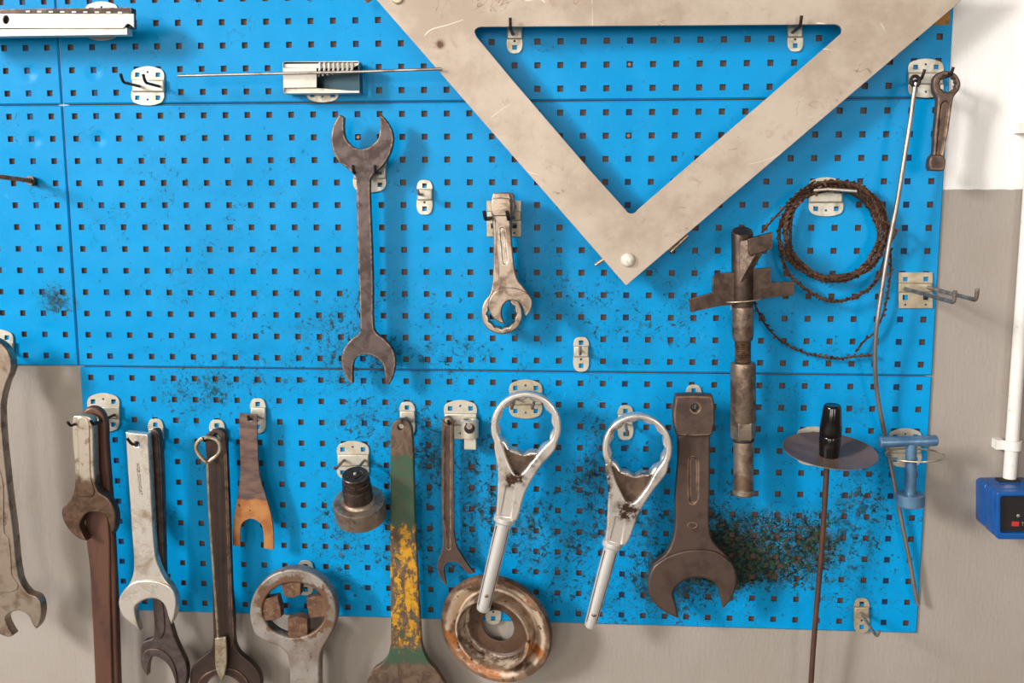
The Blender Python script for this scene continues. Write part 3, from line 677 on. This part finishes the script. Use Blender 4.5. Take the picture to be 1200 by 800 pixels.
build('raised_rim', slab([(262, 512), (265, 520), (269, 620), (272, 700), (274, 750), c(271, 760), (269, 740), (266, 640), (262, 530)], 48, 6, 1), M['deep_brown'], G)

G = thing('eye_rod', 'thin tarnished rod with a ring eye on top and flattened tip', 'rod', at(257, 797, 55))
e = Z(215, 470, 4.444, [(122, 318), (100, 300), (74, 268), (66, 236), (80, 206), (110, 190), (145, 190), (178, 206), (190, 240), (182, 275), (152, 300), (130, 318)])
es = smooth([p for p in e]); es = es[:-5]
ring = [at(p[0], p[1], 64) for p in es]
rodp = [at(*p) for p in ((243.5, 541, 64), (244, 560, 63), (246, 600, 61), (248.5, 640, 59), (252, 690, 57), (256, 748, 56))]
build('eye', [tube(ring, .0036, 10)], M['eye_rod'], G)
build('shaft', [tube(rodp, .0026, 10)], M['eye_rod'], G)
build('flat_tip', slab(Z(200, 640, 5, [c(258, 540), (290, 536), c(322, 532), (327, 620), (325, 705), c(303, 786), c(290, 782), (263, 710), (259, 620)]), 61, 6, 1.2), M['eye_rod'], G)

fk = Z(215, 470, 4.444, [c(290, 62), (335, 66), c(383, 70), (385, 200), (396, 380), (430, 500), (463, 630), c(470, 772), (445, 771), c(418, 765), (414, 665), (396, 632), (352, 612), (310, 630), (297, 662), c(297, 754), (278, 755), c(257, 750), (258, 640), (284, 480), (296, 350), (292, 200)])
tag(build('fork_spanner', slab(fk, 34, 4, .6, holes=[arc(292.6, 491.4, 2.8, 2.8, 0, 315, 7, 1)]), M['fork']), 'flat two-pronged fork tool with a copper-coloured lower half', 'tool')

# four-lug ring spanner
G = thing('lug_spanner', 'heavy grey ring spanner with four rusty lugs inside the ring', 'wrench', at(345, 840, 40))
ro = arc(343.5, 718, 51, 51, 150, 395, 22) + Z(200, 640, 5, [(925, 540), (882, 620), (872, 700), (872, 820), (880, 1000), (700, 1000), (697, 820), (686, 650), (640, 592), (560, 560)])
ri = arc(344.5, 715, 37, 32, 0, 340, 17)
build('ring_and_handle', slab(ro, 62, 26, 3.5, holes=[ri]), M['lug_ring'], G)
for q in ([(328, 676), (353, 674), (352, 697), (343, 700.5), (333, 699), (330.5, 690)], [(301, 703), (325, 699), (328.5, 711), (329.5, 723), (320, 727), (302, 727)], [(359, 701), (372, 698), (388, 700), (388, 722), (363, 724), (360, 712)], [(337, 725), (348, 722), (360, 725), (361, 752), (338, 752)]):
    build('lug', slab([c(*p) for p in q], 59, 20, 1.2), M['rust_lug'], G)

# green and yellow wrench
G = thing('open_wrench', 'big flat wrench with worn green paint and a long yellow patch', 'wrench', at(475, 850, 40))
gw = Z(300, 400, 4, [(632, 425), (641, 385), (680, 363), (718, 383), (732, 430), (740, 620)]) + Z(300, 600, 4, [(744, 0), (756, 250), (769, 500), (778, 625), (805, 695), (850, 748), (895, 830), (920, 980), (900, 1100), c(850, 1180), (830, 1100), (790, 1010), (700, 980), (620, 1020), (590, 1100), c(580, 1170), (520, 1100), (488, 980), (500, 850), (545, 745), (600, 700), (626, 640), (632, 490), (629, 250), (630, 0)]) + Z(300, 400, 4, [(630, 620)])
build('wrench_body', slab(gw, 50, 15, 2, holes=[arc(469.5, 500.5, 3.6, 3.6, 0, 315, 7)]), M['green_paint'], G)

# slim wrench
G = thing('open_wrench', 'slim dark wrench with a channelled shank beside the square drive adapter', 'wrench', at(525, 688, 30))
sw = Z(500, 460, 5.333, [(95, 195), (98, 165), (128, 150), (158, 162), (167, 195), (168, 500), (170, 800)]) + Z(500, 600, 4, [(128, 100), (140, 160), (165, 205), (205, 265), c(222, 285), (200, 290), (178, 272), (150, 240), (120, 232), (92, 240), (80, 262), (85, 300), c(92, 343), (72, 322), (50, 262), (56, 220), (74, 170), (74, 60)]) + Z(500, 460, 5.333, [(94, 700), (93, 500)])
slot = Z(500, 460, 5.333, [c(112, 205), c(150, 205), (150, 500), (148, 800)]) + Z(500, 600, 4, [(112, 60), (110, 130), (104, 174), (95, 130), (88, 60)]) + Z(500, 460, 5.333, [(110, 800), (110, 500)])
build('wrench_body', slab(sw, 32, 10, .7, holes=[arc(523.7, 493.5, 3.4, 3.4, 0, 315, 7)], slots=[slot], sd=3), M['brown_forged'], G)

# square drive adapter
G = thing('drive_adapter', 'small pale cylindrical square-drive adapter screwed to its bracket beside the slim wrench', 'adapter', at(550, 525, 26))
cx = at(550.5, 513, 26); build('collar', [lathe((cx.x, -.026, cx.z), (0, 0, 1), [(12, 0), (15.5, 1.5), (15.5, 31), (13, 33), (10, 33), (10, 30)], 32)], M['zinc'], G)
ch_ = build('cross_hole_shade', [lathe(at(550.3, 501.5, 39.5), (0, -1, 0), [(9.2, 0), (9.2, 2.5), (8, 3)], 24)], M['hollow'], G)  # solid dark disc standing in for the shaded hole
build('screw_head', [lathe(at(550.3, 499, 42), (0, -1, 0), [(5.6, 0), (5.6, 3), (4.6, 4)], 16)], M['worn_steel'], ch_)
build('square_drive', [pbox(544, 511.5, 557.5, 526.5, 17, 34)], M['zinc'], G)

# ring wrenches with tubular shafts
def big_ring(label, C, r, ri, neck, vhole, slot, collar, shaft, pin, mat):
    G = thing('ring_wrench', label, 'wrench', at(shaft[2], shaft[3], 70))
    cx, cy = C
    body = arc(cx, cy, r, r, 155, 385, 26) + neck
    hole = [p for p in arc(cx, cy - 1, ri, ri, 150, 390, 24)] + vhole
    build('ring_front', slab(body, 98, 17, 3.2, holes=[hole], slots=[slot], sd=2.5), M[mat], G)
    low = [(cx + (p[0]-cx) * .97, cy + (p[1]-cy) * .985) + tuple(p[2:]) for p in body]
    build('ring', slab(low, 84, 28, 3, holes=[star(cx, cy - 1, ri, ri * .905, 12, .1)]), M[mat], G)
    v1 = [(vhole[0][0] + 2, vhole[0][1])] + [(p[0], p[1] + 1.2) for p in vhole[1:-1]] + [(vhole[-1][0] - 2, vhole[-1][1])]
    build('bowl', slab(v1 + arc(cx, cy - .5, ri + .8, ri + .8, 140, 45, 12), 85.2, 3, .6), M['bowl'], G)
    a = at(collar[0], collar[1], 88); b = at(shaft[2], shaft[3], 82)
    ax = (b - a).normalized()
    s = mm(*C, 85) * 1000
    build('collar', [lathe(a - ax * .004, ax, [(shaft[0] * s * .9, -2), (collar[2] * s, 0), (collar[2] * s * 1.02, 4), (collar[2] * s * 1.02, 7), (collar[2] * s * .9, 10), (shaft[0] * s * .9, 11)], 32)], M['chrome_clean'], G)
    L = (b - a).length * 1000; R = shaft[0] * s; R1 = shaft[1] * s
    sh_ = build('shaft', [lathe(a, ax, [(R, 4), (R, L * .3), (R1, L - 8), (R1 * .93, L - 3.5), (R1 * .7, L - .5), (R1 * .3, L + .6)], 24)], M['chrome_clean'], G)
    u = Vector((0, -1, 0)); side = ax.cross(u).normalized()
    for q in (-1, 1):
        build('shaft_seam', [tube([a + ax * .012 + side * q * R * .00076 + u * R * .00062, a + ax * (L / 1000 - .012) + side * q * R1 * .00076 + u * R1 * .00062], .0012, 6)], M['clamp_dark'], sh_)
    p = a.lerp(b, pin) + u * (R1 * .001 * .93)
    build('rivet', [lathe(p, u, [(4.6, -1), (4.4, .3), (3.2, .6), (3.0, 2.2), (1.6, 3.0)], 16)], M['clamp_steel'], sh_)
big_ring('larger chrome ring wrench whose shaft end hangs over the rusty flange', (616.2, 500.5), 41.2, 33.4,
         [(650, 528), (632, 549), (616, 577), (607, 607), c(603, 611), c(580, 609), (582, 590), (583, 552), (579, 525)],
         [(635, 526), (622, 542), (607, 556.5), (598, 546), (588, 520)],
         [c(594, 570), c(602.5, 571.5), c(597.5, 605), c(587, 603)], (591.5, 608, 13), (9.6, 8.4, 565.5, 716), .80, 'chrome_spotted')
big_ring('smaller chrome ring wrench hanging beside the broad brown striking wrench', (747, 526), 40.8, 33.6,
         [(781, 555), (765, 576), (749, 602), (738, 632), c(732, 640), c(708, 637), (711, 615), (712.5, 570), (709, 545)],
         [(768, 553), (756, 574), (739, 589), (726, 573), (716, 545)],
         [c(722, 606), c(732, 608), c(727, 636), c(715.5, 633)], (717.5, 637, 11.8), (8.8, 7.4, 691, 735), .82, 'chrome_spotted')

# rusty flange
G0 = at(581, 737, 36)
fn = Vector((-.25, -1, -.12)).normalized()
s = mm(581, 737, 30) * 1000
fl = build('pipe_flange', [lathe(G0 - fn * .010, fn, [(19.8 * s, -4), (24 * s, -7), (40 * s, -7), (46 * s, 0), (62 * s, 0), (67 * s, 2), (68 * s, 8), (66.5 * s, 16), (61 * s, 17), (57.5 * s, 15), (53 * s, 9), (49 * s, 2), (46.5 * s, 4), (45.6 * s, 30), (44.8 * s, 32), (43 * s, 32), (42 * s, 30), (39.5 * s, 2), (36 * s, -2), (22 * s, -1), (19.8 * s, -2)], 72, close=True)], M['flange'])
tag(fl, 'round rusty flange with a cup rim and centre hole, hung at the panel bottom edge', 'flange')

# broad brown striking wrench
G = thing('striking_wrench', 'broad brown striking wrench with square block top and wide open jaw', 'wrench', at(810, 723, 50))
wb = Z(745, 440, 5, [c(246, 350), (246, 500), (232, 700)]) + Z(740, 590, 5.333, [(274, 0), (274, 140), (250, 250), (210, 320), (135, 385), (103, 480), (115, 580), (180, 660), c(295, 720), (282, 640), (262, 562), (298, 505), (365, 472), (440, 466), (508, 488), (540, 530), c(571, 660), (632, 585), (661, 480), (640, 390), (585, 318), (515, 245), (490, 170), (486, 0)]) + Z(745, 440, 5, [(434, 700), c(436, 350)])
slot = Z(745, 440, 5, [(318, 510), (324, 488), (340, 484), (356, 500), (358, 620), (354, 728), (336, 746), (320, 730)])
build('wrench_body', slab(wb, 68, 18, 3, slots=[slot], sd=2.2), M['brown_forged'], G)
hd = Z(740, 590, 5.333, [(180, 360), (240, 325), (320, 298), (420, 288), (520, 300), (590, 340), (640, 395), (659, 480), (632, 583), c(571, 656), (542, 530), (510, 486), (440, 463), (365, 469), (296, 502), (259, 562), (278, 640), c(291, 716), (182, 657), (118, 580), (106, 480), (135, 400)])
build('jaw_face', slab(hd, 72.5, 14, 3), M['brown_forged'], G)
bk = Z(745, 440, 5, [c(234, 116), (345, 112), c(452, 118), (463, 180), (464, 260), (452, 340), c(440, 356), (340, 360), c(240, 356), (224, 300), (217, 230), (226, 160)])
build('striking_block', slab(bk, 76, 26, 3.5, holes=[arc(815, 478, 3.6, 3.8, 0, 315, 7)]), M['brown_forged'], G)
build('oval_stamp', slab(arc(740 + 380/5.333, 590 + 136/5.333, 6, 4, 0, 330, 11), 68.6, 2, .5, holes=[arc(740 + 380/5.333, 590 + 136/5.333, 4.8, 2.9, 0, 330, 11)]), M['brown_forged'], G)

# ---------------------------------------------------------------- clamp tool
G = thing('clamp_tool', 'heavy dark screw clamp with stepped wings and a threaded lower spindle', 'clamp', at(871, 580, 55))
A = at(869.8, 272, 56); B = at(871.3, 576, 56); ax = (B - A).normalized(); s = mm(870, 420, 56) * 1000
LY = lambda py: (at(870.3, py, 56) - A).length * 1000
mc = lathe(A, ax, [(11.5*s, -2), (12.5*s, 1.2), (12.6*s, LY(358)), (12.4*s, LY(360))], 40)
mc = ([(v[0], v[1], v[2] + (v[1] - A.y) * .42) if i < 80 else v for i, v in enumerate(mc[0])], mc[1], mc[2])
build('main_cylinder', [mc], M['clamp_dark'], G)
build('lower_collar', [lathe(A, ax, [(12.4*s, LY(360)), (12.6*s, LY(362)), (12.6*s, LY(392)), (11.6*s, LY(398)), (9.5*s, LY(400))], 40)], M['clamp_steel'], G)
th = [(9.2*s, LY(400))]
y = 401.0
while y < 424: th += [(9.9*s, LY(y)), (8.9*s, LY(y + 1.1))]; y += 2.2
th += [(9.2*s, LY(426))]
build('screw_thread', [lathe(A, ax, th, 32)], M['clamp_dark'], G)
build('sleeve', [lathe(A, ax, [(10*s, LY(424)), (14.5*s, LY(425)), (15*s, LY(428)), (15*s, LY(492)), (14.2*s, LY(494))], 40)], M['clamp_steel'], G)
build('hex_collar', [lathe(A, ax, [(14.9*s, LY(493.5)), (14.9*s, LY(511)), (13*s, LY(514))], 6)], M['worn_steel'], G)
build('rubber_ring', [lathe(A, ax, [(12.6*s, LY(513.5)), (13*s, LY(514.5)), (13*s, LY(516)), (12*s, LY(517))], 32)], M['hollow'], G)
build('lower_spindle', [lathe(A, ax, [(11.9*s, LY(516)), (11.9*s, LY(574)), (13*s, LY(575)), (13*s, LY(578)), (11.5*s, LY(580))], 40)], M['worn_steel'], G)
Lw = [c(*p) for p in Z(795, 255, 5.333, [(65, 510), (212, 470), (216, 372), (240, 348), (350, 342), (350, 545), (260, 552), (76, 592)])]
Rw = [c(*p) for p in Z(795, 255, 5.333, [(440, 322), (576, 312), (582, 405), (726, 400), (722, 486), (560, 500), (440, 520)])]
build('stepped_wing', slab(Lw, 66, 9, .8), M['clamp_dark'], G)
build('stepped_wing', slab(Rw, 62, 9, .8), M['clamp_dark'], G)
build('top_lug', slab([c(*p) for p in Z(795, 255, 5.333, [(436, 134), (592, 92), (586, 194), (444, 236)])], 90, 22, .8), M['clamp_dark'], G)
a0, a1, a2 = at(869, 282, 72), at(875, 331, 72), at(892, 296, 84)
f0 = [at(870, 283, 70), at(870, 330, 73), at(888, 298, 86), at(889, 279, 88)]
th_ = Vector((.008, 0.004, 0))
V = [tuple(p - th_ * .5) for p in f0] + [tuple(p + th_ * .9) for p in f0]
build('gusset', [(V, [(0, 1, 2, 3), (7, 6, 5, 4), (0, 4, 5, 1), (1, 5, 6, 2), (2, 6, 7, 3), (3, 7, 4, 0)], [False] * 6)], M['clamp_steel'], G)

def wire_ring(label, c0, r, rz, mat, pr, stand):
    """a horizontal wire loop on a small back plate"""
    G = thing('ring_holder', label, 'hook', c0)
    p = [c0 + Vector((r * math.cos(a), -r * .95 * math.sin(a), rz * math.cos(a))) for a in [2*PI*i/40 for i in range(41)]]
    build('wire_loop', [tube(p, pr, 8, False)], M[mat], G)
    build('back_plate', [box((c0.x - .011, -.004, c0.z - .022), (c0.x + .011, -.001, c0.z + .022))], M['zinc'], G)
    build('stem', [tube([Vector((c0.x, -.003, c0.z)), Vector((c0.x, c0.y + r * .95, c0.z))], pr, 8)], M[mat], G)
q = at(869, 351, 46)
wire_ring('thin wire ring holding the dark screw clamp by its waist', q, .033, .003, 'light_wire', .0013, 0)
q = at(1072, 533, 52)
wire_ring('thin wire ring holding the blue T-shaped tool', q, .046, .002, 'light_wire', .0015, 0)

# ---------------------------------------------------------------- rusty toothed wire coil
G = thing('wire_coil', 'coil of rusty toothed wire hanging in loose loops round its bracket', 'wire', at(972, 420, 25))
def strand(pts, name, r=.0030):
    P = [Vector(p) for p in pts]
    # resample
    out = [P[0]]; step = .0022
    for i in range(len(P) - 1):
        seg = (P[i+1] - P[i]); n = max(1, int(seg.length / step))
        for j in range(1, n + 1): out.append(P[i] + seg * (j / n))
    pieces = [tube(out, r, 5, True, .45, .6)]
    tv = []; tf = []
    cen = sum((p for p in P), Vector()) / len(P)
    for i in range(2, len(out) - 2, 4):
        t = (out[i+1] - out[i-1]).normalized(); o = t.cross(Vector((0, 1, 0))).normalized()
        if random.random() < .35: o = -o
        o = (o + Vector((0, random.uniform(-.9, .2), 0)) + t * random.uniform(.3, .8)).normalized()
        b = out[i]; w = t * .0030; n = t.cross(o).normalized() * .0013; L = random.uniform(.0042, .0064)
        k = len(tv); tv += [tuple(b - w - n), tuple(b + w - n), tuple(b + w + n), tuple(b - w + n), tuple(b + o * L - w * .5 - n * .6), tuple(b + o * L + w * .5 - n*.6), tuple(b + o * L + w*.5 + n*.6), tuple(b + o * L - w*.5 + n*.6)]
        tf += [(k, k+1, k+5, k+4), (k+1, k+2, k+6, k+5), (k+2, k+3, k+7, k+6), (k+3, k, k+4, k+7), (k+4, k+5, k+6, k+7)]
    pieces.append((tv, tf, [False] * len(tf)))
    build(name, pieces, M['coil'], G, None)
def loop(cx, cy, rx, ry, d, n=64, a0=0, a1=360, wob=1.5, ph=0, dd=4):
    r = []
    for i in range(n + 1):
        a = math.radians(a0 + (a1 - a0) * i / n); w = wob * math.sin(3 * a + ph) + .6 * wob * math.sin(7 * a + ph * 2)
        r.append(at(cx + (rx + w) * math.cos(a), cy + (ry + w) * math.sin(a), d + dd * math.sin(2 * a + ph)))
    return r
strand(loop(975, 273, 54, 52, 24, wob=1.2, ph=.3), 'wire_turn')
strand(loop(977, 272, 58, 56, 30, wob=1.6, ph=1.3), 'wire_turn')
strand(loop(979, 270, 60, 58, 20, wob=1.5, ph=2.6), 'wire_turn')
strand(loop(976, 268, 56, 56, 34, wob=1.3, ph=3.7), 'wire_turn')
strand(loop(974, 275, 59, 52, 30, wob=1.5, ph=5.2), 'wire_turn')
strand(loop(981, 272, 57, 57, 26, wob=1.8, ph=.9), 'wire_turn')
strand(loop(978, 282, 64, 70, 26, wob=1.4, ph=4.4), 'wire_turn')
sp = smooth([(886, 352), (892, 372), (905, 390), (925, 406), (950, 415), (980, 420), (1000, 418), (1022, 414)], 6)[:-6]
strand([at(p.x, p.y, 14) for p in sp], 'loose_wire_end')
sp = smooth([(1003, 411), (1012, 400), (1024, 390), (1034, 370), (1041, 340), (1044, 310), (1042, 285), (1036, 262)], 6)[:-6]
strand([at(p.x, p.y, 16) for p in sp], 'loose_wire_end')
sp = smooth([(894, 272), (905, 258), (922, 240), (938, 224), (955, 213)], 6)[:-6]
strand([at(p.x, p.y, 36) for p in sp], 'loose_wire_end')
strand([at(1030, 255, 30), at(1043, 264, 34), at(1051, 271, 38), at(1046, 280, 36), at(1040, 290, 30)], 'loose_wire_end')
build('hanging_pin', [tube([at(954, 223, 44), at(970, 221.5, 50), at(1004, 224, 58)], .0028, 10)], M['worn_steel'], G)

# ---------------------------------------------------------------- long bent rod
G = thing('bent_rod', 'long thin grey rod with a bent lower half hanging from the upper right bracket', 'rod', at(1076, 705, 20))
kp = smooth([(1073.5, 100), (1067, 140), (1059, 190), (1051, 240), (1042, 285), (1034, 335), (1027, 385), (1025.5, 425), (1028, 460), (1036, 505), (1046, 555), (1055, 603), (1065, 652), (1076.5, 704)], 6)[:-6]
n = len(kp)
build('shaft', [tube([at(p.x, p.y, 56 - 42 * max(0, min(1, (i / n - .45) / .3))) for i, p in enumerate(kp)], .0037, 12)], M['rod'], G)
ey = [at(1072.5 + 5 * math.cos(a), 95 + 6 * math.sin(a), 57) for a in [2*PI*i/20 for i in range(21)]]
build('eye', [tube(ey, .0026, 10, False)], M['dark_wire'], G)

# ---------------------------------------------------------------- disc with black handle
G = thing('handled_disc', 'brown steel disc with upright black handle on a long rod', 'tool', at(950, 800, 40))
A = at(969.5, 545, 92); T1 = at(975.6, 474, 104); ax = (T1 - A).normalized()
ax = Vector((ax.x + .02, ax.y - .03, ax.z)).normalized()
D0 = at(972, 533, 92)
dn = Vector((.035, -.165, 1)).normalized()
build('disc', [lathe(D0, dn, [(6, 1.5), (30, 2), (58, 5), (74, 9), (74.6, 8), (58, 3.4), (30, .4), (6, 0)], 64, close=True)], M['pan'], G)
hs = mm(972, 510, 100) * 1000
hb = at(970.8, 540.5, 97); ht = at(975.6, 474, 104); hL = (ht - hb).length * 1000
build('handle', [lathe(hb, (ht - hb), [(9.6*hs, 0), (10.6*hs, 2), (11.3*hs, 8), (12.9*hs, hL*.44), (12.4*hs, hL*.455), (13*hs, hL*.47), (12.8*hs, hL*.6), (10.4*hs, hL*.95), (9.6*hs, hL*.985), (8.4*hs, hL), (5*hs, hL - .5)], 40)], M['black'], G)
build('rod', [tube([at(969.3, 540, 90), at(966.5, 590, 82), at(962.5, 650, 72), at(957, 710, 62), at(953, 760, 54), at(948.5, 830, 46)], .0045, 12)], M['brown_rod'], G)

# ---------------------------------------------------------------- blue T-shaped tool
G = thing('tee_handle_tool', 'blue T-shaped tool with a round collar, hanging beside the bent rod', 'tool', at(1067, 593, 60))
s = mm(1067, 540, 70) * 1000
a = at(1031, 518, 70); b = at(1098, 516, 70)
build('cross_bar', [lathe(a, b - a, [(5.6*s, 0), (6.6*s, 1.5), (6.6*s, (b-a).length*1000 - 1.5), (5.8*s, (b-a).length*1000)], 28)], M['blue_enamel'], G)
a = at(1068, 520, 70); b = at(1066.5, 592, 70); L = (b-a).length*1000
build('stem', [lathe(a, b - a, [(6.6*s, 0), (6.8*s, L)], 28)], M['blue_enamel'], G)
a = at(1066.8, 578, 70); L = (b-a).length*1000
build('collar', [lathe(a, b - a, [(15.5*s, 0), (16.6*s, 1.2), (16.6*s, L-1.5), (15.8*s, L), (10*s, L)], 36)], M['blue_enamel'], G)

# ---------------------------------------------------------------- stepped socket
G = thing('stepped_socket', 'heavy stepped steel socket with a square hole, hanging from a prong', 'socket', at(422, 622, 60))
hb = at(422.8, 603.5, 62); ht = at(419.7, 552.5, 76)
ax = Vector((ht.x - hb.x, -.030, ht.z - hb.z)).normalized(); ax = Vector((ax.x, -.44, 1)).normalized()
s = mm(422, 580, 66) * 1000; L = 90
ht = hb + ax * (L / 1000)
build('wide_base', [lathe(hb, ax, [(26*s, -6), (29.5*s, -1), (29.6*s, 2), (30*s, 30), (29.2*s, 33), (27*s, 34), (20*s, 34), (19*s, 37), (17*s, 39)], 48)], M['worn_steel'], G)
build('neck', [lathe(hb, ax, [(17*s, 36), (17*s, 60), (15.8*s, 64), (16.4*s, 66), (16.2*s, 76), (13.4*s, 77), (13.2*s, 81), (15*s, 82), (15*s, L - 1), (14.2*s, L), (8.6*s, L), (8.4*s, L - 1)], 48)], M['socket_dark'], G)
build('square_hole_shade', [lathe(ht - ax * .0015, ax, [(8.6*s, 0), (8.6*s, 2.1)], 4)], M['hollow'], G)  # dark four-sided plug painting in the shade of the hole
build('hanging_pin', [lathe(ht, ax, [(2.8, 0), (2.8, 3), (1.5, 4)], 14)], M['zinc'], G)

# ---------------------------------------------------------------- white rail, slotted holder and thin rod at the top
G = thing('slotted_rail', 'long pale metal rail with a dark toothed top edge at the upper left corner', 'rail', at(60, 42, 40))
x0 = -60
build('front_face', slab([c(x0, 16), c(156.8, 16), c(157, 33), (154, 30), (149.5, 28), (145, 32.5), c(144, 33.2), c(x0, 33.2)], 69, 3, .8, holes=[arc(7, 23, 3.6, 5, 0, 330, 11)]), M['box_steel'], G)
build('lower_lip', [pbox(x0, 35.2, 149, 40.4, 46, 66)], M['box_steel'], G)
build('back_channel', [pbox(x0, 16.5, 153, 32, 38, 60)], M['clamp_dark'], G)
build('toothed_edge', [pbox(x0, 12, 154, 16, 44, 62)], M['clamp_dark'], G)
for i in range(9):
    x = 30 + i * 13.5
    build('tooth', [pbox(x, 12.6 + i * .15, x + 5, 14.3 + i * .15, 60, 63)], M['box_steel'], G)
G = thing('slotted_holder', 'open sheet-steel holder with a comb of slots, carrying a thin rod', 'holder', at(376, 109, 10))
a = at(331.5, 72.5, 12); 
build('back_plate', [pbox(332, 73, 421, 109, 9, 11)], M['box_shaded'], G)
build('top_flange', slab([c(333, 72.5), c(421, 72.5), c(420, 76), c(412, 80), c(372, 80), c(333, 79)], 38, 1.6, .3), M['box_steel'], G)
build('top_shelf', [pbox(333, 72.5, 420, 74, 11, 38)], M['box_steel'], G)
build('bottom_shelf', [pbox(333, 107, 421, 108.6, 11, 38)], M['box_steel'], G)
build('bottom_flange', slab([c(333, 103), c(371, 103), c(420, 107), c(420, 108.8), c(333, 108.8)], 36, 1.6, .3), M['zinc'], G)
build('end_plate', [pbox(331.5, 73, 333, 108.5, 11, 42)], M['box_steel'], G)
build('end_plate', [pbox(419.5, 73, 421.5, 108.5, 11, 36)], M['box_shaded'], G)
build('cover_plate', slab([c(331.5, 79.5), c(371, 79), c(371, 102.5), c(332, 103)], 44, 2, .5), M['box_steel'], G)
for i in range(8):
    x = 373 + i * 5.4
    t = i / 7
    pts = [at(x + 2, 74, 40), at(x + 2.3, 79 - 1.5 * t, 42), at(x + 1.5, 84 - 2 * t, 42), at(x, 89.5 - 7 * t, 38)]
    build('comb_tooth', [tube(pts, .0022, 6)], M['box_steel'], G)
tag(build('thin_rod', [tube([at(208.5, 88.8, 56), at(330, 86, 56), at(420, 84, 57), at(517.5, 80.7, 61)], .0023, 10)], M['rod']), 'thin straight steel rod lying level through the slotted holder', 'rod')

# ---------------------------------------------------------------- blue box and conduit
G = thing('control_box', 'blue plastic switch box with a black recessed face at the right edge', 'switch box', at(1180, 632, 0))
WD = -10
bx = lambda x0, y0, x1, y1, r: rrect(x0, y0, x1, y1, r)
build('rear_shell', slab(bx(1153, 566, 1240, 619, 6), 30, 40, 4), M['blue_plastic'], G)
build('front_shell', slab(bx(1163, 573, 1262, 629, 7), 62, 36, 5), M['blue_plastic'], G)
fo = bx(1168, 576, 1266, 632, 4); fi = bx(1173, 581.5, 1260, 624.5, 3)
build('front_frame', slab(fo, 74, 14, 2, holes=[fi]), M['blue_plastic'], G)
fp_ = build('front_panel', slab(bx(1172, 580, 1262, 626, 1), 64, 3, .3), M['black_insert'], G)
build('panel_screw', [lathe(at(1193, 604, 64), (0, -1, 0), [(3, 0), (3, 1.5), (2, 2)], 12)], M['wire'], fp_)
build('red_mark', [pbox(1186, 611, 1194, 616.5, 63, 65)], M['red'], fp_)
text('T', 1198.5, 613.8, 65, .009, 0, M['pale'], fp_, 'printed_letter')
build('cable_gland', [pbox(1172, 563, 1196, 568, 6, 26)], M['hollow'], G)
G = thing('conduit_pipe', 'white plastic conduit pipe running down the wall to the blue box', 'pipe', at(1183, 560, 0))
pt = at(1183, 560, 12)
build('pipe', [tube([Vector((pt.x, -.012, pt.z)), Vector((pt.x, -.012, pt.z + .5)), Vector((pt.x, -.012, 3.3))], .0105, 24)], M['white_plastic'], G)
build('cable', [tube([Vector((pt.x + .001, -.012, pt.z + .004)), Vector((pt.x + .001, -.013, pt.z - .016))], .004, 10)], M['green'], G)
for py in (521, 150):
    z = at(1185, py, 12).z
    pc = [(pt.x - .017, z)]
    cl = [Vector((pt.x + .0125 * math.cos(a), -.012 - .0125 * math.sin(a), z)) for a in [PI * 1.15 * i / 14 - .1 for i in range(15)]]
    V = []; F = []
    for i, p in enumerate(cl):
        o_ = (p - Vector((pt.x, -.012, z))).normalized() * .0022
        for h in (-.008, .008): V += [(p.x, p.y, p.z + h), (p.x + o_.x, p.y + o_.y, p.z + h)]
    for i in range(14):
        a = 4 * i; b = a + 4
        F += [(a, a+2, b+2, b), (a+1, b+1, b+3, a+3), (a, b, b+1, a+1), (a+2, a+3, b+3, b+2)]
    build('pipe_clip', [(V, F, [False] * len(F)), box((pt.x - .026, -.0145, z - .008), (pt.x - .012, WALL_Y, z + .008)), box((pt.x + .011, -.006, z - .006), (pt.x + .016, WALL_Y, z + .006))], M['white_plastic'], G)
